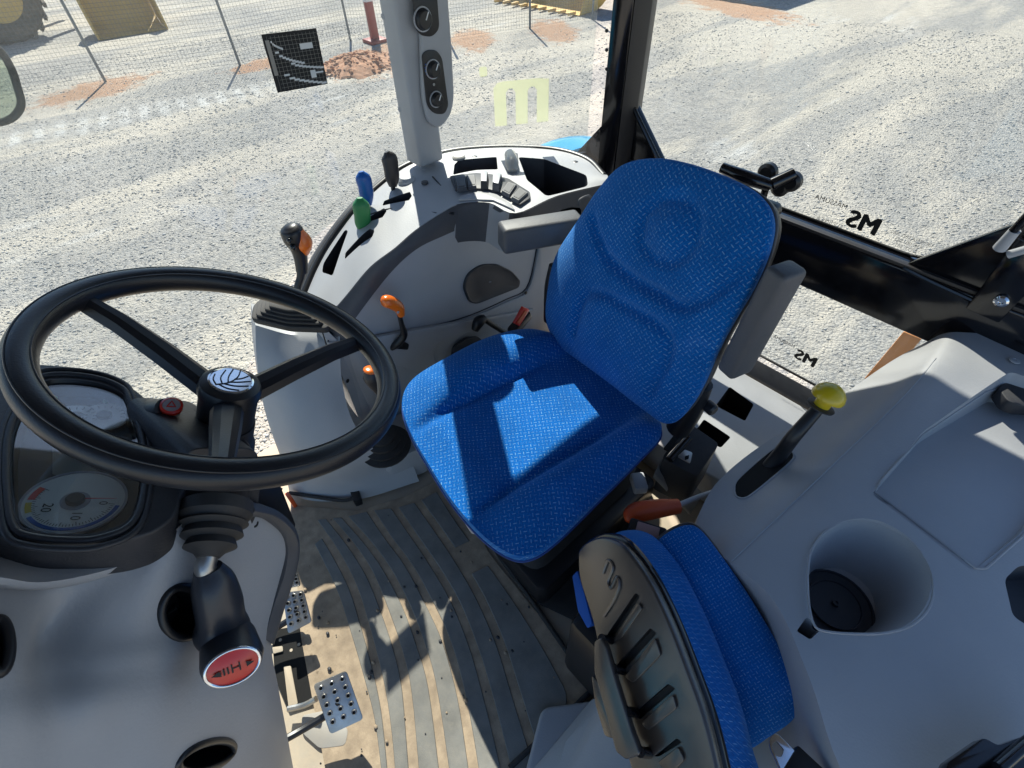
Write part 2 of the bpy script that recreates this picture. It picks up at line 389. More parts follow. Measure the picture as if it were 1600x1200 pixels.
# ============================================================ THE YARD OUTSIDE
GZ = -1.15
def ground_mat():
    m, N, L, B = newmat('gravel yard')
    g = N.new('ShaderNodeNewGeometry'); P = g.outputs['Position']
    def noise(sc, det=6, rough=.6, vec=None, dist=0):
        n = N.new('ShaderNodeTexNoise'); n.inputs['Scale'].default_value = sc; n.inputs['Detail'].default_value = det; n.inputs['Roughness'].default_value = rough; n.inputs['Distortion'].default_value = dist
        L.new(vec or P, n.inputs['Vector']); return n.outputs[0]
    def rng_(a, lo, hi, o0=0, o1=1):
        r_ = N.new('ShaderNodeMapRange'); r_.inputs[1].default_value = lo; r_.inputs[2].default_value = hi; r_.inputs[3].default_value = o0; r_.inputs[4].default_value = o1; L.new(a, r_.inputs[0]); return r_.outputs[0]
    def mix(f, a, b_):
        mm = N.new('ShaderNodeMix'); mm.data_type = 'RGBA'
        if isinstance(f, float): mm.inputs[0].default_value = f
        else: L.new(f, mm.inputs[0])
        for i, q in ((6, a), (7, b_)):
            if isinstance(q, tuple): mm.inputs[i].default_value = (*q, 1)
            else: L.new(q, mm.inputs[i])
        return mm.outputs[2]
    mp = N.new('ShaderNodeMapping'); mp.inputs['Rotation'].default_value = (0, 0, R(12)); mp.inputs['Scale'].default_value = (1.0, .20, 1); L.new(P, mp.inputs[0])
    vor = N.new('ShaderNodeTexVoronoi'); vor.inputs['Scale'].default_value = 42; L.new(P, vor.inputs['Vector'])
    vor2 = N.new('ShaderNodeTexVoronoi'); vor2.inputs['Scale'].default_value = 95; L.new(P, vor2.inputs['Vector'])
    hsv = N.new('ShaderNodeSeparateColor'); L.new(vor.outputs['Color'], hsv.inputs[0])
    hsv2 = N.new('ShaderNodeSeparateColor'); L.new(vor2.outputs['Color'], hsv2.inputs[0])
    st = mix(hsv.outputs[0], (.20, .20, .195), (.42, .41, .39))
    st = mix(rng_(hsv2.outputs[0], .2, 1, 0, .55), st, (.24, .24, .235))
    fine = mix(noise(160, 4, .7), (.27, .26, .24), (.50, .475, .43))
    base = mix(rng_(noise(14, 8, .7), .42, .58), st, fine)
    dustc = mix(noise(60, 5, .7), (.455, .415, .35), (.585, .54, .46))
    band = rng_(noise(.85, 7, .62, mp.outputs[0], .5), .46, .55)
    brk = rng_(noise(9, 8, .75), .32, .60, .45, 1)
    mu = N.new('ShaderNodeMath'); mu.operation = 'MULTIPLY'; L.new(band, mu.inputs[0]); L.new(brk, mu.inputs[1])
    c1 = mix(mu.outputs[0], base, dustc)
    pale = rng_(noise(2.2, 6, .6, mp.outputs[0]), .62, .74, 0, .5)
    c1 = mix(pale, c1, (.62, .62, .60))
    def mm_(op, a, b_=None):
        q = N.new('ShaderNodeMath'); q.operation = op
        for i, v_ in enumerate((a, b_)):
            if v_ is None: continue
            if isinstance(v_, (int, float)): q.inputs[i].default_value = v_
            else: L.new(v_, q.inputs[i])
        return q.outputs[0]
    edge = noise(3.5, 8, .7); clay = mix(noise(20, 6, .7), (.38, .20, .115), (.50, .31, .19)); tot = None
    for c, rx, ry, rot in ((Z(150, 140, GZ), .50, .85, 14), (Z(400, 102, GZ), .32, .5, 14), (Z(600, 92, GZ), .75, 1.1, 20), (Z(740, 62, GZ), .4, .8, 50), (Z(865, 48, GZ), .42, .9, 55), (Z(1150, 12, GZ), .6, 1.5, 75)):
        sb = N.new('ShaderNodeVectorMath'); sb.operation = 'SUBTRACT'; L.new(P, sb.inputs[0]); sb.inputs[1].default_value = c
        mq_ = N.new('ShaderNodeMapping'); mq_.vector_type = 'TEXTURE'; mq_.inputs['Rotation'].default_value = (0, 0, R(rot)); mq_.inputs['Scale'].default_value = (rx, ry, 100); L.new(sb.outputs[0], mq_.inputs[0])
        ln = N.new('ShaderNodeVectorMath'); ln.operation = 'LENGTH'; L.new(mq_.outputs[0], ln.inputs[0])
        k_ = rng_(mm_('ADD', ln.outputs['Value'], mm_('MULTIPLY', mm_('SUBTRACT', edge, .5), 2.6)), .75, 1.15, 1, 0)
        tot = k_ if tot is None else mm_('MAXIMUM', tot, k_)
    c1 = mix(mm_('MULTIPLY', tot, rng_(noise(25, 6, .75), .3, .6, .45, 1)), c1, clay)
    q0_, q1_ = Z(-60, 232, GZ), Z(470, 128, GZ); dd_ = q1_-q0_; an_ = math.atan2(dd_.y, dd_.x)
    sb = N.new('ShaderNodeVectorMath'); sb.operation = 'SUBTRACT'; L.new(P, sb.inputs[0]); sb.inputs[1].default_value = q0_
    mq_ = N.new('ShaderNodeMapping'); mq_.vector_type = 'TEXTURE'; mq_.inputs['Rotation'].default_value = (0, 0, an_); L.new(sb.outputs[0], mq_.inputs[0])
    sx_ = N.new('ShaderNodeSeparateXYZ'); L.new(mq_.outputs[0], sx_.inputs[0])
    wob = mm_('MULTIPLY', mm_('SUBTRACT', noise(1.2, 3), .5), .5)
    ac = rng_(mm_('ABSOLUTE', mm_('ADD', sx_.outputs[1], wob)), .16, .48, 1, 0)
    bl_ = mm_('MULTIPLY', ac, rng_(mm_('SINE', mm_('MULTIPLY', sx_.outputs[0], 24.0)), -.5, .7, .25, 1))
    bl_ = mm_('MULTIPLY', bl_, rng_(noise(7, 6, .7), .38, .55, .1, 1))
    inx = mm_('MULTIPLY', rng_(sx_.outputs[0], -.5, .5, 0, 1), rng_(sx_.outputs[0], dd_.length-1, dd_.length+1.5, 1, 0))
    c1 = mix(mm_('MULTIPLY', mm_('MULTIPLY', bl_, inx), .7), c1, (.60, .60, .58))
    L.new(c1, B.inputs['Base Color']); B.inputs['Roughness'].default_value = .95; B.inputs['Specular IOR Level'].default_value = .2
    h1 = N.new('ShaderNodeMath'); h1.operation = 'MULTIPLY_ADD'; L.new(vor.outputs['Distance'], h1.inputs[0]); h1.inputs[1].default_value = -.8; L.new(noise(30, 8, .75), h1.inputs[2])
    h2 = N.new('ShaderNodeMath'); h2.operation = 'MULTIPLY_ADD'; L.new(vor2.outputs['Distance'], h2.inputs[0]); h2.inputs[1].default_value = -.3; L.new(h1.outputs[0], h2.inputs[2])
    h3 = N.new('ShaderNodeMath'); h3.operation = 'MULTIPLY_ADD'; L.new(noise(5, 5, .6), h3.inputs[0]); h3.inputs[1].default_value = 2.0; L.new(h2.outputs[0], h3.inputs[2])
    b = N.new('ShaderNodeBump'); b.inputs['Strength'].default_value = .75; b.inputs['Distance'].default_value = .028; L.new(h3.outputs[0], b.inputs['Height']); L.new(b.outputs[0], B.inputs['Normal'])
    return m
M['ground'] = ground_mat()
M['red_dirt'] = mat('red clay soil', (.42, .215, .125), .95, grain=1, gscale=60, var=.3, vscale=9, dust=.5, dustcol=(.45, .33, .24))
M['pale_dust'] = mat('white crushed dust', (.43, .43, .41), .95, grain=1, gscale=80, var=.12, vscale=14)
M['stone'] = mat('gravel stones', (.36, .36, .35), .9, var=.35, vscale=45)
gnd = fromdata('ground', [(-300, -300, GZ), (300, -300, GZ), (300, 300, GZ), (-300, 300, GZ)], [(0, 1, 2, 3)], M['ground'], None, 0)
tag(gnd, kind='structure')
# loose stones as real geometry
def stones():
    n = 100000; o = np.array([[1, 0, 0], [-1, 0, 0], [0, 1, 0], [0, -1, 0], [0, 0, 1], [0, 0, -.5]], float)
    F_ = np.array([[0, 2, 4], [2, 1, 4], [1, 3, 4], [3, 0, 4], [2, 0, 5], [1, 2, 5], [3, 1, 5], [0, 3, 5]])
    r_ = 1.3+12*rng.random(n)**1.2; a = np.radians(rng.uniform(-100, 25, n)); c = np.stack([r_*np.cos(a), r_*np.sin(a), np.full(n, GZ+.002)], 1)
    dens = np.sin(c[:, 0]*1.1+np.sin(c[:, 1]*.6)*1.3)+np.sin(c[:, 1]*.45+c[:, 0]*.3)*.6+rng.normal(0, .8, n); c = c[dens > -.4]; n = len(c)
    s = (.004+.010*rng.random(n)**3)*(1+.05*np.hypot(c[:, 0], c[:, 1])); sc = s[:, None]*rng.uniform(.6, 1.3, (n, 3)); sc[:, 2] *= .6
    v = o[None]*(1+rng.uniform(-.25, .25, (n, 6, 1)))*sc[:, None]; t = rng.uniform(0, 6.28, n); ct, st = np.cos(t)[:, None], np.sin(t)[:, None]
    x = v[..., 0]*ct-v[..., 1]*st; y = v[..., 0]*st+v[..., 1]*ct; v = np.stack([x, y, v[..., 2]], -1)+c[:, None]
    f = (F_[None]+6*np.arange(n)[:, None, None]).reshape(-1)
    me = bpy.data.meshes.new('gravel'); me.vertices.add(n*6); me.vertices.foreach_set('co', v.reshape(-1)); k = n*8
    me.loops.add(k*3); me.loops.foreach_set('vertex_index', f.astype(np.int32)); me.polygons.add(k); me.polygons.foreach_set('loop_start', np.arange(0, k*3, 3, dtype=np.int32)); me.update(); me.validate()
    tag(link('gravel', me, M['stone'], None, 0), kind='stuff', label='loose grey crushed stones strewn over the yard')
stones()
# flat patches of clay and pale tyre dust, feathered outline, few mm above ground
def blot(name, c, rx, ry, rot, mt, h=.03, nz=.25, kind='structure', lab=None, cat=None, rough_=0):
    vs = []; fs = []; K = 56; Rn = 12; ph = [rng.uniform(0, 6.28) for _ in range(6)]
    vs.append((c.x, c.y, GZ+h))
    for r_ in range(1, Rn+1):
        s = r_/Rn
        for k in range(K):
            a = 2*math.pi*k/K; e = 1+nz*(math.sin(3*a+ph[0])*.5+math.sin(7*a+ph[1])*.3+math.sin(13*a+ph[2])*.25+rng.normal()*.12*s)
            x = rx*s*e*math.cos(a); y = ry*s*e*math.sin(a); z = h*(1-s*s)+(rng.normal()*rough_*(1-s) if r_ < Rn else 0)
            vs.append((c.x+x*math.cos(rot)-y*math.sin(rot), c.y+x*math.sin(rot)+y*math.cos(rot), GZ+.003+max(z, .0)-(.006 if r_ == Rn else 0)))
    for k in range(K): fs.append((0, 1+k, 1+(k+1) % K))
    for r_ in range(Rn-1):
        for k in range(K): a = 1+r_*K+k; b_ = 1+r_*K+(k+1) % K; fs.append((a, a+K, b_+K, b_))
    o = fromdata(name, vs, fs, mt, None, 60 if not rough_ else 0, fix=False)
    return tag(o, lab, cat, None, kind)
blot('clay_mound', Z(562, 103, GZ), (.55), .7, R(20), M['red_dirt'], .17, .2, None, 'rough heap of red clay at the foot of a fence post', 'dirt mound', .012)
md = bpy.data.objects['clay_mound']; mc_ = Z(562, 103, GZ)
for k in range(240):
    a, d_ = rng.uniform(0, 6.28), rng.random()**.7; r_ = .012+.03*rng.random()**2
    q = mc_+V((d_*.6*math.cos(a), d_*.75*math.sin(a), .17*(1-d_*d_)+.006)); ball('clod', q, (r_*1.3, r_, r_*.8), M['red_dirt'], md, None, 6)
# fence
posts = [Z(-150, 175, GZ), Z(165, 128, GZ), Z(375, 102, GZ), Z(548, 64, GZ), Z(700, 62, GZ), Z(828, 45, GZ), Z(925, 30, GZ)]
FH = 1.35
fn = thing('mesh_fence', posts[0], 'tall galvanised weld mesh fence on thin steel posts crossing the yard', 'fence')
for p in posts: tube('fence_post', [p-V((0, 0, .05)), p+V((0, 0, FH))], .022, M['post'], fn, 8, 1)
vs = []; fs = []
def wire(a, b_, r_):
    t = (b_-a).normalized(); u = t.orthogonal().normalized(); w = t.cross(u); k = len(vs)
    for p in (a, b_):
        for j in range(3): an = 2.094*j; vs.append(p+u*math.cos(an)*r_+w*math.sin(an)*r_)
    for j in range(3): fs.append((k+j, k+(j+1) % 3, k+3+(j+1) % 3, k+3+j))
for a, b_ in zip(posts[:-1], posts[1:]):
    n_ = int((b_-a).length/.055)
    for i in range(n_): q = a.lerp(b_, i/n_); wire(q+V((0, 0, .03)), q+V((0, 0, FH)), .0019)
    for j in range(int(FH/.055)): h = V((0, 0, .03+j*.055)); wire(a+h, b_+h, .0019)
tag(fromdata('mesh_wire', vs, fs, M['wire'], fn, 0, fix=False), kind='stuff')

# machines beyond the fence
def wheel_of(c, ax, r_, w, parent):
    t = lathe('tyre', [(r_*.6, -w/2), (r_*.93, -w/2), (r_, -w*.35), (r_, w*.35), (r_*.93, w/2), (r_*.6, w/2)], c, ax, M['tyre'], parent, 40)
    lathe('rim', [(r_*.58, -w*.52), (r_*.55, -w*.2), (r_*.2, -w*.25), (r_*.2, -w*.42), (.01, -w*.42)], c, ax, M['loader'], parent, 32)
    lg = bmesh.new()
    for k in range(22):
        a = 2*math.pi*k/22; axv = V(ax).normalized(); u = axv.orthogonal().normalized(); v = axv.cross(u); d = u*math.cos(a)+v*math.sin(a); s = axv.cross(d)
        for sg in (-1, 1):
            p = [c+d*(r_*.98)+axv*(sg*w*.02)+s*.0-s*.04, c+d*(r_*.98)+axv*(sg*w*.5)+s*.12-s*.04, c+d*(r_*.98)+axv*(sg*w*.5)+s*.12+s*.04, c+d*(r_*.98)+axv*(sg*w*.02)+s*.04]
            prism_bm(p, d*.06, b=lg)
    frombm('tread', lg, M['tyre'], t)
g0 = Z(35, 62, GZ); ld = thing('wheel_loader', g0, 'yellow wheel loader with black tyres parked behind the fence', 'wheel loader')
wc = g0+V((0, .1, .78)); wheel_of(wc, V((1, .15, 0)), .78, .5, ld)
wheel_of(wc+V((2.2, .1, 0)), V((1, .15, 0)), .78, .5, ld)
box('chassis', wc+V((1.1, 1.2, .5)), (1.3, 3.6, .7), M['loader'], ld, .05); box('cab', wc+V((1.1, .9, 1.5)), (1.2, 1.3, 1.4), M['gloss'], ld, .08)
wheel_of(wc+V((0, 2.8, 0)), V((1, .15, 0)), .78, .5, ld)
for sx in (.5, 1.7): tube('lift_arm', [wc+V((sx, .2, 1.0)), wc+V((sx, -.8, .55)), wc+V((sx, -1.3, -.3))], .09, M['loader'], ld, 8, 4)
def bucket(name_parent, p0, xd, wd, mt, teeth=0, sgn=1, mirror=False):
    """loader bucket: open profile shell, p0 = cutting edge start on ground, xd across"""
    xd = V(xd).normalized(); yd = V((-xd.y, xd.x, 0))*sgn; up = V((0, 0, 1))
    prof = [(0, .02), (.55, .03), (.85, .15), (1.0, .42), (.96, .75), (.80, .98)]
    pr = [p0+yd*a+up*b_ for a, b_ in prof]; G = [cr([q+xd*wd*t for q in pr], 5) for t in (0, 1)]
    patch('bucket_shell', G, mt, name_parent, 1, 1, yd*.03, 30)
    for t in (0, 1): prism('bucket_side', [q+xd*(wd*t) for q in pr]+[p0+yd*.35+up*.75+xd*(wd*t)], xd*(.03*(1 if t else -1)), mt, name_parent, .004)
    for i in range(teeth):
        q = p0+xd*(wd*(i+.5)/teeth)+up*.03; prism('bucket_tooth', [q+xd*-.05, q+xd*.05, q+xd*.02-yd*.2, q-xd*.02-yd*.2], up*.05, mt, name_parent, .006)
bucket(ld, Z(262, 47, GZ)+V((0, 0, 0)), V((.1, 1, 0)), 1.25, M['loader'], 0, -1)
tb = thing('loader_bucket', Z(850, 22, GZ), 'yellow toothed digging bucket lying on the ground behind the fence', 'bucket')
bucket(tb, Z(905, 26, GZ), (Z(760, 0, GZ)-Z(905, 26, GZ)), 2.4, M['loader'], 9, -1)
gb = Z(1010, 2, GZ); dk = thing('shadow_block', gb, 'added dark blue shadow-casting container behind the rear window post', 'block')  # added block, stands in for whatever casts the dark shadow here
box('block_body', gb+V((1.2, -3.2, .7)), (5.5, 3, 1.4), mat('dark blue steel', (.02, .03, .06), .5), dk, .03)
for k in range(12): box('rib', gb+V((-1.3+k*.45, -1.68, .7)), (.12, .05, 1.3), mat('dark blue rib', (.025, .035, .07), .5) if k == 0 else bpy.data.materials['dark blue rib'], dk, .01)
rp = Z(587, 66, GZ); rj = thing('red_barrier', rp, 'red and white steel stand beside the grey cab pillar', 'stand')
box('upright', rp+V((0, 0, .7)), (.10, .14, 1.4), M['redpaint'], rj, .01); box('foot', rp+V((0, 0, .03)), (.35, .35, .06), M['redpaint'], rj, .01)
box('white_band', rp+V((-.003, 0, .75)), (.11, .15, .25), M['white'], rj, .004)

# ============================================================ CAB SHELL
tag(prism('cab_floor', [(-.22, -1.4, -.004), (1.36, -1.4, -.004), (1.36, .95, -.004), (-.22, .95, -.004)], (0, 0, -.06), M['floor'], None, .004), kind='structure')
tag(prism('cab_roof', [(-.36, -1.66, 1.62), (1.45, -1.66, 1.62), (1.45, 1.0, 1.62), (-.36, 1.0, 1.62)], (0, 0, .12), M['liner'], None, .02), kind='structure')
# tractor body beneath and ahead so that the cab does not float
tr = thing('tractor_body', (.57, 0, GZ), 'blue tractor chassis and fenders carrying the cab', 'tractor')
box('chassis', (.57, .3, -.45), (.6, 3.6, .7), M['black'], tr, .03)
box('bonnet', (.57, 2.1, .05), (.75, 2.2, .75), M['cyan'], tr, .08)
for sx in (1.60, -.6):
    t_ = lathe('rear_tyre', [(.3, -.23), (.55, -.23), (.60, -.17), (.60, .17), (.55, .23), (.3, .23)], (sx, -1.15, GZ+.60), (1, 0, 0), M['tyre'], tr, 40)
fr_ = []
for a in range(60, 171, 10):
    fr_.append([V((x, -1.42+.80*math.cos(R(a)), -.22+.82*math.sin(R(a)))) for x in (1.30, 1.36, 1.42, 1.44)])
patch('rear_fender', [[p+V((0, 0, -.02 if i == 3 else 0)) for i, p in enumerate(r_)] for r_ in fr_], M['cyan'], tr, 2, 3, (0, 0, -.012))

# B pillar, grey cover with dials
bp0 = V((1.335, -.865, .70)); cf = (V((0, 0, 1))+V((0, 0, 0))).normalized()
B1 = [Z(625, 215, .78), Z(657, 265, .745), Z(693, 250, .745)]
def pyr(x, y, xx): return X(x, y, xx)
# lower end (z~.75) and upper end outlines; pillar runs up to the roof
lo = [Z(636, 250, .745), Z(658, 264, .745), Z(694, 250, .745)]
dirn = (X(583, 0, 1.30)-X(633, 250, 1.32)).normalized()
e1 = (lo[2]-lo[1]).normalized(); e2 = V((e1.y, -e1.x, 0)); 
if e2.x < 0: e2 = -e2
bpil = thing('pillar_cover', lo[1], 'light grey plastic cover of the middle cab pillar with three dark dials', 'pillar cover')
pw = (lo[2]-lo[1]).length
base = [lo[1], lo[2], lo[2]+e2*.075, lo[1]+e2*.075]
up_ = V((0, 0, .872))+V((.0, 0, 0))
pc = prism('cover', base, up_, M['grey'], bpil, .010, 0, 3)
# bulged switch panel on the face toward the seat
fn_ = -e2
def onface(x, y, off=.0): return PL(x, y, lo[1]+fn_*off, fn_)
so_ = [onface(648, -60), onface(690, -60), onface(700, 60), onface(705, 150), onface(700, 178), onface(682, 200), onface(664, 190), onface(655, 150)]
prism('switch_housing', so_, fn_*.018, M['grey'], bpil, .008, .03, 4)
for nm, outl in (('dial_plate', [(652, 85), (660, 78), (675, 78), (684, 90), (694, 165), (688, 178), (672, 178), (660, 165)]), ('dial_plate', [(637, -20), (675, -20), (680, 45), (668, 58), (650, 55), (641, 42)])):
    prism(nm, [onface(x+6 if nm else x, y, .0185) for x, y in outl], fn_*.003, M['black'], bpil, .001, .016)
for (cx, cy, r_) in ((680, 108, .020), (685, 155, .018), (664, 30, .023)):
    c_ = onface(cx-4, cy, .0215)
    lathe('bezel', [(r_*1.15, 0), (r_*1.15, .003), (r_*1.02, .003), (r_*1.02, 0)], c_, fn_, M['silver'], bpil, 28)
    k_ = lathe('dial_knob', [(r_, 0), (r_*.9, .012), (r_*.75, .015), (.001, .015)], c_, fn_, M['black'], bpil, 24)
    q = c_+fn_*.0155; a_ = (V((0, 0, 1))*.8+e1*.5).normalized(); s_ = a_.cross(fn_)
    prism('pointer', [q-s_*.0015, q+s_*.0015, q+s_*.0012+a_*r_*.8, q-s_*.0012+a_*r_*.8], fn_*.0008, M['white'], k_)
c_ = onface(670, 104, .0215)
for k in range(7):
    a = R(150+k*18); p = onface(676, 106, .0222)+(V((0, 0, 1))*math.sin(a)+e1*math.cos(a))*.0235; ball('scale_dot', p, .0016, M['dblue'] if k < 4 else M['red'], bpil, None, 8)
screw(onface(678, 132, .022), fn_, bpil, .003, 'lens')
lf = -(e1)
for yy in (26, 172):
    p_ = PL(598+(yy-26)*.18, yy, lo[1], lf); screw(p_, lf, bpil, .006, 'silver')

# rear right pillar, gusset, crossbar
cp = thing('corner_pillar', Y(950, 240, -1.33), 'black steel rear corner pillar right of the side window', 'pillar')
p1 = Y(935, 240, -1.27); p2 = Y(962, 240, -1.30); p3 = Y(987, 235, -1.36)
hgt = V((0, 0, .93)); dz = V((0, 0, .08))
M['pil'] = mat('dark painted pillar', (.035, .031, .030), .45, grain=.2)
prism('post', [p1-dz, p2-dz, p2-dz+V((.02, -.08, 0)), p1-dz+V((.02, -.08, 0))], hgt, M['gloss'], cp, .003)
prism('inner_strip', [p2-dz+V((-.001, -.002, 0)), p3-dz, p3-dz+V((.02, -.05, 0)), p2-dz+V((.02, -.06, 0))], hgt, M['pil'], cp, .003)
for yy in (48, 78, 108): screw(PL(948, yy, p1, V((p2-p1).y and (-(p2-p1).y, (p2-p1).x, 0))), -V(((p2-p1).y, -(p2-p1).x, 0)).normalized() if False else V((-.5, .85, 0)).normalized(), cp, .004, 'black')
gs = thing('gas_strut', Y(975, 190, -1.33), 'black gas strut running down beside the rear corner pillar', 'gas strut')
tube('cylinder', [Y(992, -60, -1.325), Y(985, 100, -1.325)], .011, M['gloss'], gs, 12, 1); tube('rod', [Y(985, 100, -1.325), Y(972, 185, -1.325)], .005, M['steel'], gs, 10, 1)
ball('ball_joint', Y(971, 187, -1.325), .010, M['black'], gs)
gp = [Y(972, 132, -1.36), Y(985, 150, -1.36), Y(1036, 256, -1.36), Y(1040, 300, -1.36), Y(905, 300, -1.36), Y(912, 240, -1.36), Y(938, 200, -1.36)]
gus = thing('corner_gusset', gp[2], 'black triangular steel gusset at the foot of the right rear pillar', 'gusset')
prism('plate', gp, (0, -.02, 0), M['gloss'], gus, .002); tube('flange', [gp[0]+V((0, .01, 0)), gp[1]+V((0, .01, 0)), gp[2]+V((0, .01, 0))], .007, M['gloss'], gus, 8, 1)
prism('gusset_plate', [Y(890, 250, -1.30), Y(938, 198, -1.30), Y(938, 262, -1.30)], (0, -.05, 0), M['gloss'], gus, .002)

cbz0, cbz1 = .535, .685
cb = thing('rear_crossbar', (.4, -1.35, .6), 'gloss black steel crossbar between the upper and lower rear windows', 'crossbar')
prism('beam', [(-.3, -1.35, cbz0), (1.12, -1.35, cbz0), (1.12, -1.35, cbz1), (-.3, -1.35, cbz1)], (0, -.075, 0), M['gloss'], cb, .006, 0, 3)
prism('top_lip', [(-.3, -1.352, cbz1+.0), (1.1, -1.352, cbz1), (1.1, -1.352, cbz1+.008), (-.3, -1.352, cbz1+.008)], (0, -.02, 0), M['pil'], cb, .001)
def pane(name, pts, lab, cat='window', th=V((0, -.005, 0)), gr=.004):
    t = thing(name, pts[0], lab, cat); prism('glass', pts, th, M['glass'], t)
    if gr: loop_tube('seal', cr_loop(pts), gr, M['gasket'], t, 6)
    return t
def cr_loop(pts, n=8):
    out = []
    for i in range(len(pts)):
        for j in range(n): out.append(pts[i].lerp(pts[(i+1) % len(pts)], j/n))
    return out
up_w = roundpoly([V((.145, -1.412, .688)), V((1.0, -1.412, .688)), V((1.08, -1.412, 1.615)), V((-.2, -1.412, 1.615)), V((-.2, -1.412, .86))], .03)
rw = pane('rear_window', up_w, 'large upper rear window pane with a mirrored black maker mark near its bottom edge')
lw = pane('lower_rear_window', roundpoly([V((.0, -1.40, .215)), V((.98, -1.40, .215)), V((.98, -1.40, .53)), V((.0, -1.40, .53))], .02), 'small lower rear window pane under the black crossbar')
# prints on the rear glass, read mirrored from inside
def prints(win, px, plane, s):
    o_ = Y(px[0], px[1], plane); bs = basis(o_, V((-1, 0, 0)), V((0, 0, 1)))
    bs = (bs[0], V((-1, 0, 0)), V((0, 0, 1)), V((0, 1, 0)))
    for dx_, dz_ in ((0, 0), (.0012, .0004), (-.0012, -.0004), (.0024, .0008), (0, .0012)): text('print', 'MS', (bs[0]+V((dx_*s, 0, dz_*s)), *bs[1:]), .034*s, M['blackp'], win, .004+dx_*.1+dz_*.05, True)
    b2 = (bs[0]+V((.052*s, 0, .014*s)), *bs[1:]); text('print', 'MASSUMA', b2, .010*s, M['blackp'], win, .004, True)
    b2 = (bs[0]+V((.042*s, 0, -.014*s)), *bs[1:]); text('print', 'LUMINCA', b2, .0085*s, M['smear'], win, .004, True)
    b2 = (bs[0]+V((.042*s, 0, -.027*s)), *bs[1:]); text('print', '56 MINNTELAS - MIN', b2, .0085*s, M['smear'], win, .004, True)
prints(rw, (1350, 349), -1.41, 1.75); prints(lw, (1260, 560), -1.395, 1.5)
bs = (Y(1425, 372, -1.41), V((-1, 0, 0)), V((0, 0, 1)), V((0, 1, 0)))
for k, s_ in enumerate(('LAMINATED AS2', '43R 001583', 'DOT 281')): text('print', s_, (bs[0]-V((0, 0, .013*k)), *bs[1:]), .012, M['smear'], rw, .004, True)

# left rear gusset with strut and bolt
lg_ = [Y(1412, 414, -1.362), Y(1600, 345, -1.362), Y(1700, 300, -1.362), Y(1720, 600, -1.362), Y(1560, 510, -1.362), Y(1440, 430, -1.362)]
gl_ = thing('corner_gusset', lg_[0], 'wide black triangular gusset plate at the left rear corner above the crossbar', 'gusset')
prism('plate', lg_, (0, -.015, 0), M['gloss'], gl_, .002); tube('weld', [Y(1412, 418, -1.355), Y(1460, 442, -1.352), Y(1530, 474, -1.35)], .006, M['gloss'], gl_, 8)
br_ = thing('strut_bracket', Y(1565, 470, -1.32), 'black bracket bar with one silver bolt at the left rear corner', 'bracket')
q = [Y(1590, 372, -1.335), Y(1660, 400, -1.335), Y(1560, 505, -1.335), Y(1508, 482, -1.335)]
prism('bar', q, (0, -.01, 0), M['gloss'], br_, .002); lathe('bolt', [(.013, 0), (.013, .004), (.009, .007), (.005, .007), (.004, .003), (.0002, .003)], Y(1565, 470, -1.334), (0, 1, 0), M['chrome'], br_, 20)
ls = thing('gas_strut', Y(1565, 388, -1.3), 'grey and black gas strut end at the right edge of the picture', 'gas strut')
tube('rod', [Y(1640, 300, -1.29), Y(1582, 362, -1.31)], .008, M['gloss'], ls, 12, 1); tube('socket', [Y(1586, 360, -1.31), Y(1562, 388, -1.32)], [.010, .012], M['silver'], ls, 12, 1)
tube('stud', [Y(1575, 398, -1.325), Y(1620, 385, -1.325)], .008, M['silver'], ls, 12, 1)

# rear window handle
hd = thing('window_handle', Y(1195, 290, -1.33), 'black pivoting latch handle of the rear window behind the seat', 'handle')
tube('grip', [Y(1128, 262, -1.26), Y(1165, 277, -1.265), Y(1205, 290, -1.29)], [.013, .017, .015], M['gloss'], hd, 12)
tube('arm', [Y(1205, 288, -1.29), Y(1240, 272, -1.33)], .016, M['gloss'], hd, 12, 1)
for x, y in ((1202, 268), (1240, 282), (1222, 290)): lathe('knob', [(.024, 0), (.024, .014), (.016, .020), (.0002, .020)], Y(x, y, -1.345), (0, 1, 0), M['black'], hd, 20)
tube('shaft', [Y(1196, 296, -1.29), Y(1190, 318, -1.30)], .009, M['gloss'], hd, 10, 1)
prism('latch_base', [Y(1172, 300, -1.33), Y(1222, 318, -1.33), Y(1222, 335, -1.33), Y(1190, 336, -1.33)], (0, .04, 0), M['black'], hd, .006, .01)

# side window between pillars, with frosted letters, right front window, mirror
a0 = lo[2]+V((.03, 0, -.02)); a1 = p1+V((.05, .0, -.05))
sw = pane('side_window', [V((a0.x, a0.y, .735)), V((a1.x, a1.y, .71)), V((a1.x, a1.y, 1.615)), V((a0.x, a0.y, 1.615))], 'rear side window pane with a frosted cream letter between the two pillars', 'window', V((.003, -.004, 0)), 0)
sn = (V((a1.x, a1.y, 0))-V((a0.x, a0.y, 0))).normalized(); nn = V((sn.y, -sn.x, 0)); nn = nn if nn.x < 0 else -nn
mw = PL(815, 160, a0+nn*.002, nn); bs = (mw, sn, V((0, 0, 1)), nn)
mo = bmesh.new()   # letter m of rounded strokes
def mp_(u, v): return mw+sn*u+V((0, 0, v))
wd_ = (PL(860, 160, a0+nn*.002, nn)-PL(775, 160, a0+nn*.002, nn)).length; hh = .118
def stroke(pts, w):
    for i in range(len(pts)-1):
        a, b_ = V(pts[i]), V(pts[i+1]); d = (b_-a).normalized(); s = V((-d.y, d.x))*w/2; a = a-d*.0004; b_ = b_+d*.0004
        prism_bm([mp_(*(a-s)), mp_(*(b_-s)), mp_(*(b_+s)), mp_(*(a+s))], nn*.0006, b=mo)
outer = []
W_ = wd_; sw_ = W_*.22; Hh = hh
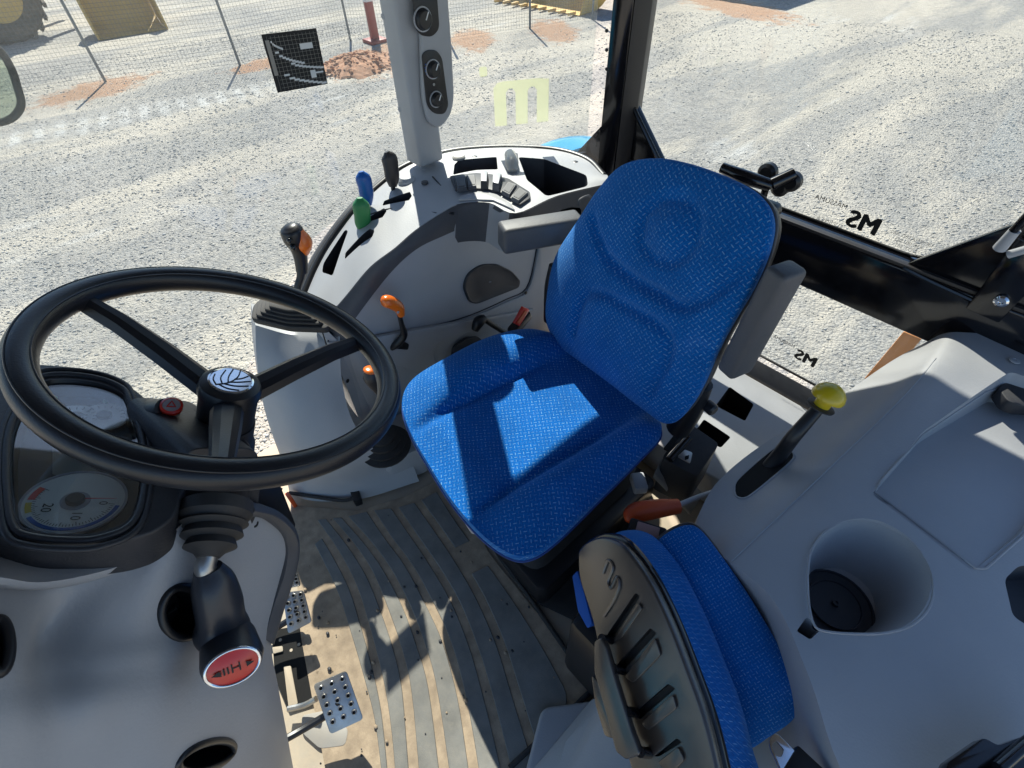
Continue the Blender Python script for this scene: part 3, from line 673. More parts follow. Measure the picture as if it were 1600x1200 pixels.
def arc(cx, r_, n=10): return [(cx-r_*math.cos(math.pi*i/n), Hh*.5-r_*.75+r_*.75*math.sin(math.pi*i/n)*1.0) for i in range(n+1)]
def letter_m():
    W2 = W_/2; t = sw_; inner = (W_-3*t)/2; top = Hh/2; bot = -Hh/2; P_ = []
    P_ += [(-W2, bot), (-W2, top-.015), (-W2+.012, top-.003), (-W2+.03, top)]
    P_ += [(W2-.03, top), (W2-.012, top-.003), (W2-.001, top-.003), (W2, bot)]
    P_ += [(W2-t, bot), (W2-t, top-.03), (W2-t-.008, top-.02), (W2-t-inner+.008, top-.02), (W2-t-inner, top-.03), (W2-t-inner, bot)]
    P_ += [(-W2+t+inner, bot), (-W2+t+inner, top-.03), (-W2+t+inner-.008, top-.02), (-W2+t+.008, top-.02), (-W2+t, top-.03), (-W2+t, bot)]
    return P_
prism('letter', [mp_(*p) for p in letter_m()], nn*.0006, M['frost'], sw)
mo.free()
d0 = PL(755, 112, a0+nn*.002, nn); prism('letter_dot', roundpoly([d0+sn*(.011*a)+V((0, 0, .012*b_)) for a, b_ in ((-1, -1), (1, -1), (1, 1), (-1, 1))], .006), nn*.0006, M['frost'], sw)
fw = pane('front_side_window', [V((1.39, -.82, .735)), V((1.39, -.45, .62)), V((1.39, .10, .1)), V((1.39, .85, .05)), V((1.39, .85, 1.615)), V((1.39, -.82, 1.615))], 'large right side window pane with a small black chart sticker', 'window', V((.005, 0, 0)), 0)
stk = [X(408, 54, 1.37), X(434, 145, 1.37), X(512, 131, 1.37), X(494, 44, 1.37)]
sk = thing('chart_sticker', stk[1], 'black square chart sticker with white stepped lines on the side window glass', 'sticker')
prism('film', stk, (.0008, 0, 0), M['blackp'], sk)
ey = (stk[3]-stk[0]); ez = (stk[1]-stk[0])
def sp(u, v): return stk[0]+ey*u+ez*v+V((-.0006, 0, 0))
for i in range(1, 14): tube('grid_line', [sp(i/14, .04), sp(i/14, .97)], .0003, M['smear'] if False else M['stain'], sk, 4, 1)
for i in range(1, 14): tube('grid_line', [sp(.1, i/14), sp(.97, i/14)], .0003, M['stain'], sk, 4, 1)
for v0, u0, u1, dv in ((.12, .12, .3, .14), (.3, .15, .62, .25), (.52, .38, .96, .15), (.7, .2, .95, .26)):
    k = 9
    for i in range(k):
        t = i/k; uu = u0+(u1-u0)*t; vv = v0+dv*(t**.6); w = (u1-u0)/k
        prism('chart_bar', [sp(uu, vv), sp(uu+w*1.25, vv), sp(uu+w*1.25, vv+.035), sp(uu, vv+.035)], (-.0003, 0, 0), M['white'], sk)
prism('chart_bar', [sp(.03, .1), sp(.1, .1), sp(.1, .7), sp(.03, .7)], (-.0003, 0, 0), M['stain'], sk)
for a, b_, c_, d_ in ((.62, .22, .86, .32), (.7, .7, .8, .84), (.8, .74, .95, .77)): prism('chart_bar', [sp(a, b_), sp(c_, b_), sp(c_, d_), sp(a, d_)], (-.0003, 0, 0), M['white'], sk)

mr_ = thing('side_mirror', X(10, 130, 1.75), 'thin black framed tinted mirror glass outside at the left edge of the picture', 'mirror')
mq = roundpoly([X(36, 165, 1.75), X(18, 188, 1.75), X(-60, 203, 1.75), X(-70, 60, 1.75), X(-5, 70, 1.75), X(18, 105, 1.75)], .05)
loop_tube('mirror_frame', mq, .008, M['rubber'], mr_, 10)
prism('mirror_glass', mq, (.003, 0, 0), glass('tinted mirror glass', (.74, .80, .74), .03, 1.0), mr_)
tube('mirror_arm', [mq[len(mq)//2], mq[len(mq)//2]+V((-.05, .35, .3)), V((1.42, .9, 1.6))], .012, M['black'], mr_, 8)

# ============================================================ RIGHT FENDER CONSOLE
rc = thing('fender_console', (1.2, -.6, .4), 'grey right hand console following the wheel arch with lever slots, bins and rocker switches', 'console')
O_ = [(478, 462, .545), (497, 418, .585), (520, 378, .625), (560, 325, .68), (600, 287, .71), (640, 258, .73), (700, 238, .74), (760, 231, .74), (820, 230, .74), (880, 235, .74), (925, 250, .74), (950, 275, .74)]
I_ = [(500, 500, .545), (524, 480, .575), (542, 460, .60), (578, 417, .655), (617, 387, .68), (648, 360, .70), (690, 332, .725), (720, 318, .74), (765, 317, .74), (806, 333, .74), (870, 306, .74), (948, 287, .74)]
Lb = [(538, 540), (545, 515), (555, 498), (608, 429), (650, 390), (692, 369), (724, 356), (744, 353), (767, 358), (790, 366), (850, 372), (930, 372)]
Op = [Z(*p) for p in O_]; Ip = [Z(*p) for p in I_]
Mp = [a.lerp(b_, .5)+V((0, 0, .006)) for a, b_ in zip(Op, Ip)]
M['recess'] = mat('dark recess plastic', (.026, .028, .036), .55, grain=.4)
top = patch('console_top', [Op, Mp, Ip], [M['grey'], M['recess']], rc, 5, 5, (.03, 0, -.13))
def zt(p, zz): return Z(p[0], p[1], zz)
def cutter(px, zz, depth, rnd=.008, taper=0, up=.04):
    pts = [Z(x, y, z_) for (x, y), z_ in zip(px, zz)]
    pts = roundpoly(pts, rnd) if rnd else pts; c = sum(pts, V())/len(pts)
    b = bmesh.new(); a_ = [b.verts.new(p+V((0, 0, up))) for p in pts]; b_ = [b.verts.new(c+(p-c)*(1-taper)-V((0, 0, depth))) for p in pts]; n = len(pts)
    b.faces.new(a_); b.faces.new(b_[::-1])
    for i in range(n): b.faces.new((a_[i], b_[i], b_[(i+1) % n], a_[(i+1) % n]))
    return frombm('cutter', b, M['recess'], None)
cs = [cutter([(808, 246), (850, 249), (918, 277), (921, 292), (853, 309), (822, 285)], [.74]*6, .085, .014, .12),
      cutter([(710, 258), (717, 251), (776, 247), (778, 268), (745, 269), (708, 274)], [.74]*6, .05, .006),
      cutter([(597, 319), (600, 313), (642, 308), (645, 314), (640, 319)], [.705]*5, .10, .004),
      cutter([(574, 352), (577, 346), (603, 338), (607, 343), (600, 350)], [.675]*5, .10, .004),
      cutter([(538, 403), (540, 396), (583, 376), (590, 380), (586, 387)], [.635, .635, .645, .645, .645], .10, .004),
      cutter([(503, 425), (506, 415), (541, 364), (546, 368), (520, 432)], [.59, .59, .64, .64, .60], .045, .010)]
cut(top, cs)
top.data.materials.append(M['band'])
for p_ in top.data.polygons:
    if p_.normal.x < -.35 and abs(p_.normal.z) < .7 and p_.center.y < -.74: p_.material_index = len(top.data.materials)-1
XK = [1.08]*12
LB = [X(*q_, xk) if k < 8 else V((1.08, p.y, (.65, .61, .57, .53)[k-8])) for k, (q_, xk, p) in enumerate(zip(Lb, XK, Ip))]
PY = [p.y for p in LB]
for k in range(8, 12): PY[k] = PY[7]-.065*(k-7); LB[k] = V((1.08, PY[k], LB[k].z))
band = patch('arch_band', [[p+V((-.003, 0, -.001)) for p in Ip], [a.lerp(b_, .45)+V((-.008, 0, .003)) for a, b_ in zip(Ip, LB)], LB], M['band'], rc, 5, 3, (.03, 0, -.012))
# bin-side seams and screws
tube('seam', [Z(676, 276, .737), Z(697, 300, .731), Z(712, 322, .727)], .0022, M['seam'], rc, 6)
tube('seam', [Z(575, 336, .693), Z(610, 326, .703), Z(650, 327, .707), Z(682, 333, .721)], .0018, M['seam'], rc, 6)
for x, y, z_ in ((742, 245, .742), (899, 253, .742), (706, 334, .722)): screw(Z(x, y, z_), (0, 0, 1), rc, .007)
# round caps, trumpet knob
lathe('round_cap', [(.020, 0), (.020, .006), (.016, .009), (.0002, .009)], Z(717, 247, .741), (0, 0, 1), M['lens'], rc, 24)
lathe('round_cap', [(.026, -.01), (.026, .010), (.019, .018), (.0002, .018)], Z(636, 285, .718), (0, 0, 1), M['silver'], rc, 28)
lathe('round_cap', [(.010, 0), (.010, .006), (.0002, .007)], Z(664, 287, .73), (0, 0, 1), M['band'], rc, 18)
hk = tube('pull_knob', [Z(797, 242, .755), Z(800, 255, .760), Z(801, 268, .748)], [.017, .019, .013], M['lens'], rc, 16)
prism('knob_well', roundpoly([Z(x, y, .7425) for x, y in ((789, 240), (809, 240), (811, 270), (803, 275), (791, 270))], .008), (0, 0, .003), M['band'], rc, .001)
# rocker switches on a curved strip
strip = [(703, 278), (722, 275), (745, 273), (768, 275), (795, 282), (828, 303), (829, 312), (812, 323), (788, 305), (762, 298), (735, 297), (712, 300)]
sw_list = [((710, 277), (727, 276), (730, 296), (715, 299)), ((728, 275), (742, 274), (745, 294), (732, 296)), ((751, 274), (763, 275), (762, 294), (751, 293)), ((770, 277), (785, 279), (780, 298), (769, 295)), ((794, 285), (808, 290), (796, 308), (783, 301)), ((812, 294), (826, 303), (810, 317), (798, 311))]
prism('switch_strip', roundpoly([Z(x, y, .7435) for x, y in strip], .006), (0, 0, .006), M['recess'], rc, .002)
for k, q in enumerate(sw_list):
    pts = [Z(x, y, .752) for x, y in q]; c = sum(pts, V())/4; raise_ = .010 if k in (2, 3) else 0
    mt_ = M['band'] if k not in (2,) else M['black']
    vs_ = [p-V((0, 0, .003)) for p in pts]+[c+(p-c)*.86+V((0, 0, .005+(raise_ if i < 2 else raise_*.9))) for i, p in enumerate(pts)]
    s_ = fromdata('rocker_switch', vs_, [(0, 1, 2, 3), (4, 5, 6, 7), (0, 1, 5, 4), (1, 2, 6, 5), (2, 3, 7, 6), (3, 0, 4, 7)], M['band'] if k != 2 else M['black'], rc, 30)
    if k in (0, 1, 4, 5):
        t4 = vs_[4:]; cc = sum(t4, V())/4; prism('legend_plate', [cc+(p-cc)*.8+V((0, 0, .0006)) for p in t4], (0, 0, .0006), M['recess'], s_)
    else:
        t4 = vs_[4:]; cc = sum(t4, V())/4; prism('cap', [cc+(p-cc)*.95+V((0, 0, .0008)) for p in t4], (0, 0, .002), M['silver'], s_, .0006)
# pale raised lobe under the switches
prism('switch_lobe', roundpoly([Z(x, y, .7415) for x, y in ((716, 314), (722, 307), (750, 301), (775, 305), (798, 320), (805, 330), (770, 314), (735, 313))], .004), (0, 0, .004), M['grey'], rc, .001)
tube('tie_hook', [Z(904, 322, .745), Z(906, 312, .76), Z(918, 306, .76), Z(925, 309, .745)], .003, M['band'], rc, 8)
# outer black trim with window gasket
tube('edge_trim', [p+V((.012, .004, -.006)) for p in Op], .012, M['black'], rc, 10, 5)
tube('edge_sill', [p+V((.034, .012, -.022)) for p in Op[:11]], .016, M['band'], rc, 10, 5)

# inner side panel on plane x = 1.08
tl_ = [p+V((.004, 0, 0)) if k < 8 else V((XK[k]+.004, PY[k], p.z)) for k, p in enumerate(LB)]; first = X(500, 505, 1.09)
tl_ = [first]+tl_+[tl_[-1]+V((0, -.12, -.01))]
rows = [tl_]+[[V((p.x-(.004 if f > .5 else 0), p.y, p.z*(1-f))) for p in tl_] for f in (.3, .55, .8, 1.0)]
sp_ = patch('side_panel', rows, [M['grey'], M['char']], rc, 5, 3, (.06, 0, 0))
SP = skin(sp_)
rq = ((724, 448), (730, 428), (750, 414), (775, 413), (798, 424), (810, 438), (808, 448), (744, 473), (733, 470))
rec = roundpoly([SP(x, y, .0) for x, y in rq], .02, 5); rcn = sum(rec, V())/len(rec); rn_ = SP(770, 440, 0, True)[1]
lv = [[rcn+(p-rcn)*k+rn_*h for p in rec+[rec[0]]] for k, h in ((1.06, -.004), (1.03, .006), (.99, .007), (.92, .0035), (.5, .003), (.05, .003))]
patch('oval_recess', lv, M['char'], rc, 1, 1)
low = [(842, 352), (836, 400), (822, 450), (790, 468), (730, 494), (670, 510), (585, 524), (512, 532)]
low = [(p.x, p.y) for p in cr([V((x, y, 0)) for x, y in low], 4)]
tube('seam', [SP(x, y, .0005) for x, y in low], .0022, M['seam'], rc, 6, 1)
tube('seam', [SP(x, y, .0005) for x, y in ((531, 535), (531, 600), (540, 650), (560, 690))], .0022, M['seam'], rc, 6, 3)
lp_top = [SP(x, y+3, .0005) for x, y in low]
patch('lower_panel', [lp_top, [V((p.x-.010, p.y, p.z-.012)) for p in lp_top], [V((p.x-.014, p.y, p.z*.6)) for p in lp_top], [V((p.x-.012, p.y, .001)) for p in lp_top]], M['grey'], rc, 1, 4, (.02, 0, 0))
SP2 = skin(bpy.data.objects['lower_panel'])
for x, y in ((819, 456), (722, 503), (650, 519), (543, 595)):
    p_, n_ = SP(x, y, .009, True) if y < 460 else SP2(x, y, .0005, True); screw(p_, n_, rc, .0055)
ob = roundpoly([SP2(x, y, .001) for x, y in ((672, 552), (680, 532), (705, 522), (745, 512), (800, 492), (835, 480), (840, 560), (690, 590))], .03, 5)
prism('panel_bulge', ob, (-.012, 0, 0), M['grey'], rc, .006, 0, 3)
prism('adjuster_cover', roundpoly([SP2(x, y, .012) for x, y in ((700, 556), (703, 538), (722, 524), (742, 522), (748, 528), (745, 560))], .012, 4), (-.012, 0, 0), M['recess'], rc, .004)
p_, n_ = SP2(731, 532, .026, True); screw(p_, n_, rc, .005)
tube('orange_mark', [SP2(x, y, .001) for x, y in ((615, 556), (628, 553), (644, 548))], .002, M['orange'], rc, 6)

# front tower with joystick gaiter
tw = thing('console_tower', Z(450, 600, .3), 'light grey moulded tower at the front of the right console carrying the joystick', 'console')
rows = [[X(399, 508, 1.245), X(455, 523, 1.19), X(516, 524, 1.11), X(531, 526, 1.085)],
        [X(401, 560, 1.22), X(455, 575, 1.14), X(500, 585, 1.08), X(534, 592, 1.05)],
        [X(412, 635, 1.19), X(455, 645, 1.09), X(510, 655, 1.02), X(552, 660, .985)],
        [X(433, 700, 1.13), X(468, 712, 1.05), X(525, 720, .975), X(592, 708, .93)],
        [Z(447, 735, .10), Z(480, 750, .085), Z(545, 752, .085), Z(640, 722, .085)],
        [Z(452, 768, .012), Z(485, 782, .010), Z(562, 780, .010), Z(655, 752, .010)]]
patch('tower_body', rows, M['grey'], tw, 5, 5, (.10, -.03, 0))
# low box beside the seat for the range lever
bx = [Z(560, 706, .135), Z(600, 722, .135), Z(662, 700, .135), Z(668, 672, .135), Z(640, 640, .135), Z(575, 660, .135)]
prism('lever_box', roundpoly(bx, .02), (0, 0, -.13), M['grey'], tw, .01)
gb = [Z(396, 506, .575), Z(399, 486, .575), Z(412, 474, .575), Z(470, 470, .565), Z(514, 492, .548), Z(520, 512, .540), Z(514, 522, .540), Z(455, 520, .553)]
jb = prism('gaiter_base', roundpoly(gb, .012), (0, 0, .020), M['rubber'], tw, .006)
c0 = sum(gb, V())/len(gb)
for k in range(4):
    s = .86-.13*k; pts = [c0+(p-c0)*s+V((0, 0, .020+k*.007)) for p in roundpoly(gb, .012)]
    prism('gaiter_fold', pts, (0, 0, .008), M['rubber'], tw, .003)
js = thing('joystick', c0, 'black joystick with an orange sided grip on the front console tower', 'joystick')
jx = 1.165
tube('shaft', [X(466, 476, jx), X(465, 450, jx), X(470, 432, jx), X(471, 418, jx)], [.010, .009, .010, .013], M['black'], js, 14)
tube('grip', [X(472, 425, jx), X(470, 405, jx), X(466, 388, jx), X(460, 372, jx), X(455, 358, jx), X(452, 352, jx)], [.014, .016, .019, .027, .025, .012], M['black'], js, 18, 5)
tube('side_pad', [X(477, 396, jx-.006), X(474, 378, jx-.012), X(466, 360, jx-.012)], [.009, .021, .011], M['orange'], js, 14, 5)
ball('thumb_button', X(458, 386, jx-.022), .008, M['gloss'], js); ball('thumb_button', X(452, 376, jx-.024), .006, M['gloss'], js)
screw(X(474, 376, jx-.022), (-.7, 0, .7), js, .004)

# spool levers
def spool(px_knob, px_base, zb, zt_, col, lab, w=.016):
    b0 = Z(*px_base, zb-.03); t = thing('spool_lever', b0, lab, 'lever', 'hydraulic levers beside the pillar')
    # knob points found on the vertical plane through the base that faces the seat
    n_ = V((-.75, .45, 0)).normalized()
    P = [PL(x, y, b0, n_) for x, y in px_knob]
    tube('stem', [b0, b0.lerp(P[-1], .5)+V((0, .004, 0)), P[-1]], [.005, .0055, .007], M['black'], t, 10)
    tube('handle', P, [w*.35, w*1.02, w*1.0, w*.95, w*.55], M[col], t, 16, 5, flat=((.75, -.45, .1), .72))
    return t
spool([(604, 237), (608, 246), (611, 262), (613, 278), (614, 291)], (620, 315), .705, 0, 'dkgrip', 'dark brown hydraulic lever, rearmost of the three beside the grey pillar', .021)
spool([(564, 268), (567, 277), (571, 292), (573, 306), (575, 320)], (586, 347), .675, 0, 'blue', 'blue hydraulic lever between the green and the dark brown ones', .020)
spool([(562, 309), (564, 320), (566, 336), (567, 350), (568, 362)], (566, 386), .64, 0, 'green', 'green hydraulic lever, frontmost of the coloured levers', .022)

# orange knobbed levers by the panel
l1 = thing('shift_lever', X(628, 545, 1.06), 'shift lever with orange mushroom knob on a bent black arm', 'lever')
tube('arm', [X(612, 543, 1.068), X(622, 536, 1.05), X(631, 523, 1.04), X(628, 508, 1.035), X(624, 492, 1.03)], [.010, .012, .011, .0075, .0065], M['black'], l1, 12, 5)
prism('arm_foot', roundpoly([X(x, y, 1.07) for x, y in ((606, 541), (622, 528), (636, 535), (634, 544))], .006), (-.012, 0, 0), M['black'], l1, .003)
tube('knob', [X(627, 492, 1.028), X(623, 481, 1.025), X(614, 474, 1.022), X(602, 470, 1.02), X(596, 471, 1.02)], [.010, .015, .018, .017, .006], M['orange'], l1, 18, 5, flat=((0, .2, 1), .8))
screw(X(622, 488, 1.008), (-1, 0, .3), l1, .003, 'silver')
l2 = thing('range_lever', X(605, 690, .96), 'range lever with flat orange topped grey knob and rubber gaiter beside the seat', 'lever')
tube('stem', [X(605, 660, .955), X(600, 625, .955), X(590, 606, .955)], [.011, .011, .012], M['silver'], l2, 14)
tube('knob', [X(594, 612, .955), X(585, 598, .955), X(579, 588, .955), X(577, 580, .955)], [.013, .018, .020, .012], M['dkgrip'], l2, 18, 5)
ball('knob_cap', X(579, 578, .952), (.019, .019, .007), M['orange'], l2, (V((1, 0, 0)), V((0, .9, .3)).normalized(), V((0, -.3, .9)).normalized()))
gc = X(606, 708, .955)+V((0, 0, .03))
lathe('gaiter', [(.075, 0), (.078, .010), (.062, .016), (.066, .028), (.050, .034), (.053, .046), (.038, .052), (.040, .062), (.022, .072), (.014, .075)], gc, (0, 0, 1), M['rubber'], l2, 28)
l3 = thing('seat_side_lever', X(748, 510, 1.03), 'black hand lever with bent arm between seat cushion and console panel', 'lever')
tube('arm', [X(790, 520, 1.0), X(770, 508, 1.02), X(757, 499, 1.03)], .009, M['black'], l3, 12)
tube('grip', [X(742, 516, 1.03), X(748, 503, 1.03), X(757, 497, 1.03)], [.012, .019, .013], M['black'], l3, 16, 5)

# seat belt buckle, right
bk = thing('belt_buckle', X(815, 495, .93), 'black belt buckle with a red release button on the console side of the seat', 'buckle')
ax_ = (X(826, 482, .95)-X(790, 525, .92)).normalized()
box('housing', X(812, 505, .935), (.035, .028, .10), M['black'], bk, .006, (V((1, 0, 0)), ax_.cross(V((1, 0, 0))).normalized(), ax_))
rq = [X(x, y, .912) for x, y in ((818, 480), (828, 484), (812, 510), (804, 506))]
prism('release_button', rq, (.01, 0, 0), M['red'], bk, .002)
q = [X(x, y, .911) for x, y in ((820, 485), (824, 487), (811, 506), (808, 503))]; prism('button_window', q, (-.0015, 0, 0), M['rust'], bk)
tube('strap', [X(798, 520, .93), X(770, 545, .92), X(750, 570, .9)], .012, M['black'], bk, 8, 4)

# ============================================================ FLOOR MAT
mt_out = [(455, 790), (560, 800), (640, 775), (700, 742), (728, 760), (760, 860), (840, 960), (930, 1080), (845, 1190), (800, 1240), (520, 1260), (470, 990), (462, 860)]
mtp = [Z(x, y, 0) for x, y in mt_out]
fm = thing('floor_mat', Z(640, 950, 0), 'dusty ribbed rubber mat on the cab floor in front of the seat', 'floor mat')
prism('mat_base', roundpoly([V((p.x, p.y, .001)) for p in mtp], .03), (0, 0, .004), M['matbase'], fm)
Gv = [[(478, 833), (500, 880), (523, 930), (545, 1000), (566, 1070), (582, 1130), (592, 1200), (597, 1260)],
      [(492, 815), (525, 865), (553, 920), (572, 980), (590, 1050), (601, 1110), (610, 1200), (614, 1260)],
      [(516, 812), (548, 850), (577, 895), (600, 950), (622, 1015), (636, 1080), (647, 1200), (650, 1260)],
      [(540, 810), (575, 850), (606, 892), (636, 950), (660, 1015), (677, 1075), (694, 1200), (700, 1260)],
      [(580, 800), (606, 838), (640, 885), (672, 945), (700, 1007), (722, 1095), (740, 1200), (748, 1260)],
      [(618, 796), (650, 844), (680, 888), (712, 942), (740, 1012), (762, 1085), (787, 1185), (800, 1250)],
      [(654, 786), (684, 828), (714, 872), (750, 934), (782, 1007), (805, 1080), (832, 1165), (845, 1200)],
      [(688, 768), (716, 812), (748, 856), (790, 912), (832, 975), (873, 1045), (890, 1090), (858, 1150)]]
Gp = [[V((p.x, p.y, .005)) for p in cr([Z(x, y, 0) for x, y in g_], 4)] for g_ in Gv]
for i in range(len(Gp)-1):
    a, b_ = Gp[i], Gp[i+1]; L1 = []; L2 = []
    for p, q in zip(a, b_):
        d = (q-p); ln = d.length; w = min(.011, ln*.22); d.normalize(); L1.append(p+d*w); L2.append(q-d*w)
    if i == 0: L1, L2 = L1[2:], L2[2:]
    spn = ([(0, len(L1))] if i != 6 else [(0, 8), (10, len(L1))])
    for s0, s1 in spn:
        A1, A2 = L1[s0:s1], L2[s0:s1]; n = len(A1); vs_ = []; fs_ = []
        for p, q in zip(A1, A2): e = (q-p).normalized()*.0015; vs_ += [p, p+e+V((0, 0, .003)), q-e+V((0, 0, .003)), q]
        for k in range(n-1):
            for j in range(3): fs_.append((k*4+j, k*4+j+1, k*4+j+5, k*4+j+4))
        fs_ += [(0, 1, 2, 3), tuple((n-1)*4+j for j in (3, 2, 1, 0))]
        fromdata('mat_rib', vs_, fs_, M['pad'], fm, 40)
# dirt crumbs on the mat
for k in range(70):
    x, y = rng.uniform(480, 880), rng.uniform(800, 1195)
    if k < 12: x, y = [(583, 1035), (580, 1050), (577, 1058), (512, 972), (498, 965), (512, 990), (477, 921), (688, 1002), (652, 988), (790, 1020), (778, 996), (650, 916)][k]
    p = Z(x, y, .009); r_ = .0016+.004*rng.random()**3 if k > 11 else .0045
    ball('crumb', p, (r_*1.3, r_, r_*.8), M['char'] if k % 3 else M['matbase'], fm, None, 6)
# mat lip by the seat and by the left sill
tube('mat_lip', [Z(x, y, .008) for x, y in ((704, 742), (728, 770), (772, 856), (850, 965), (925, 1078))], .006, M['rubber'], fm, 8)
tube('mat_lip', [Z(x, y, .008) for x, y in ((925, 1078), (860, 1140), (796, 1200))], .006, M['rubber'], fm, 8)
ch = thing('cable', Z(520, 785, .03), 'thin dark cable with a black clip along the foot of the console tower', 'cable')
tube('wire', [Z(452, 770, .03), Z(490, 776, .03), Z(535, 782, .028), Z(560, 776, .03)], .006, M['rubber'], ch, 8)
prism('clip', roundpoly([Z(x, y, .04) for x, y in ((546, 765), (560, 762), (564, 780), (552, 784))], .006), (0, 0, -.03), M['black'], ch, .003)
box('red_reflector', Z(455, 781, .03), (.03, .012, .05), M['rust'], None, .002); tag(bpy.data.objects['red_reflector'], 'small orange red reflector at the foot of the tower behind the column', 'reflector')

# ============================================================ DRIVER'S SEAT
ds = thing('driver_seat', (.56, -.55, .0), 'blue woven fabric driving seat with tall backrest and grey armrests', 'seat')
outl = [Z(x, y, .45) for x, y in ((872, 522), (822, 514), (760, 528), (695, 560), (645, 592), (628, 628), (640, 672), (668, 722), (705, 780), (750, 832), (795, 864), (830, 866), (872, 838), (940, 772), (1000, 712), (1034, 672), (1012, 640), (930, 570))]
sc_ = sum(outl, V())/len(outl)
def sm(x, a, b_): t = max(0, min(1, (x-a)/(b_-a))); return t*t*(3-2*t)
yaw = V((.15, .99, 0)).normalized()
def cush_h(u, v):   # u to the seat's right?, v forward
    ridge = -.020*math.exp(-((abs(u)-.135)/.016)**2)*sm(v, -.30, -.1)
    pan = -.026*(1-sm(abs(u), .10, .16))*(1-sm(v, .05, .17))
    fold = -.007*math.exp(-((v-.12)/.022)**2)*(1-sm(abs(u), .05, .20))
    bol = .030*sm(abs(u), .13, .20)*(1-sm(v, .02, .20))-.016*sm(v, .12, .27)
    return pan+ridge+fold+bol
def dome(h, p=3.2): return lambda s: h*(1-s**p)
cu_, _, _ = pillow('seat_cushion', outl, sc_, (0, 0, 1), yaw, dome(.032, 3), cush_h, M['fabric'], ds, 44, 160, .075, 1, .90)
M['piping'] = mat('dark blue piping', (.004, .04, .20), .7)
cl_ = cr(outl+[outl[0]], 8)[:-1]; loop_tube('cushion_piping', [sc_+(p-sc_)*1.004-V((0, 0, .020)) for p in cl_], .0035, M['piping'], ds, 8)
bn = V((.14, .93, .22)).normalized(); b0_ = Z(945, 600, .50)
bo = [(868, 538), (853, 500), (856, 450), (868, 400), (902, 345), (935, 295), (972, 258), (1022, 249), (1075, 258), (1135, 280), (1182, 307), (1202, 343), (1196, 392), (1171, 452), (1142, 502), (1115, 552), (1089, 612), (1066, 648), (1040, 662), (1005, 640), (940, 590)]
bop = [PL(x, y, b0_-bn*.03, bn) for x, y in bo]
bc = sum(bop, V())/len(bop)
def inpl(x, y):
    up = V((0, 0, 1)); up = (up-bn*up.dot(bn)).normalized(); rt = up.cross(bn); q = PL(x, y, b0_, bn)-bc; return V((q.dot(rt), q.dot(up)))
def seg_d(p, pts):
    best = 9
    for a, b_ in zip(pts[:-1], pts[1:]):
        ab = b_-a; t = max(0, min(1, (p-a).dot(ab)/ab.dot(ab))); best = min(best, (p-a-ab*t).length)
    return best
def crv(px): return [V(q[:2]) for q in cr([V((*inpl(x, y), 0)) for x, y in px], 6)]
shoulder = crv([(918, 345), (932, 375), (950, 405), (990, 437), (1030, 460), (1060, 478), (1092, 470), (1120, 450), (1160, 420)])
lumbar = crv([(893, 520), (905, 480), (918, 460), (945, 458), (985, 480), (1020, 500), (1042, 525), (1040, 560), (1020, 600), (1010, 618)])
headr = crv([(1000, 370), (1005, 335), (1035, 312), (1070, 318), (1085, 345), (1078, 385), (1052, 408), (1022, 402), (1002, 380)])
hc = sum(headr, V((0, 0)))/len(headr)
bmin = V(inpl(945, 520))
def back_h(u, v):
    p = V((u, v)); h = 0
    d = seg_d(p, shoulder); h -= .020*math.exp(-(d/.014)**2)
    d = seg_d(p, lumbar); h -= .015*math.exp(-(d/.012)**2)
    d = seg_d(p, headr); h -= .013*math.exp(-(d/.013)**2)
    r_ = (p-hc).length; h += .010*math.exp(-(r_/.03)**4)
    h += .012*sm(v, .02, -.10)*(1-sm(abs(u-.0), .08, .15))
    return h
bk_, _, _ = pillow('backrest', bop, bc, bn, V((0, 0, 1)), dome(.034, 4), back_h, M['fabric'], ds, 60, 200, .035, 1, .97)
# back shell seen as a thin pale rim
rim = [bc+(p-bc)*.955-bn*.034 for p in cr(bop+[bop[0]], 5)[:-1]]
prism('back_shell', rim, bn*-.03, M['black'], ds, .008)
loop_tube('back_piping', [bc+(p-bc)*.972-bn*.034 for p in cr(bop+[bop[0]], 6)[:-1]], .0032, M['band'], ds, 8)
# cushion base pan, suspension bellows and plinth
pan_ = [sc_+(p-sc_)*.90-V((0, 0, .076)) for p in cr(outl+[outl[0]], 4)[:-1]]
prism('seat_pan', pan_, (0, 0, -.03), M['black'], ds, .006)
bl = [V((.38, -.37, 0)), V((.74, -.40, 0)), V((.74, -.80, 0)), V((.38, -.80, 0))]
bl = roundpoly(bl, .06, 5); bcn = sum(bl, V())/len(bl); vs_ = []; fs_ = []; nz = 15
for k in range(nz):
    s = 1.0 if k % 2 else .90
    for p in bl: q = bcn+(p-bcn)*s; vs_.append(V((q.x, q.y, .10+.235*k/(nz-1))))
n = len(bl)
for k in range(nz-1):
    for j in range(n): fs_.append((k*n+j, k*n+(j+1) % n, (k+1)*n+(j+1) % n, (k+1)*n+j))
fromdata('suspension_bellows', vs_, fs_, M['rubber'], ds, 60)
prism('seat_plinth', roundpoly([V((.34, -.36, .006)), V((.76, -.38, .006)), V((.76, -.84, .006)), V((.34, -.84, .006))], .03), (0, 0, .095), M['black'], ds, .01)
prism('dark_floor_sheet', [V((.36, -.36, .003)), V((.02, -.50, .003)), V((-.1, -.62, .003)), V((-.1, -.95, .003)), V((.36, -.95, .003))], (0, 0, .006), M['rubber'], ds, .002)  # near-black sheet laid over the floor beside the plinth
tube('track_ridge', [Z(835, 945, .01), Z(880, 1010, .01)], .006, M['rubber'], ds, 8, 1)
tube('height_lever', [X(722, 800, .50), X(730, 812, .50), X(742, 826, .495)], [.011, .009, .013], M['silver'], ds, 14); tube('lever_stem', [X(738, 822, .495), X(758, 838, .49)], .007, M['gloss'], ds, 10, 1)
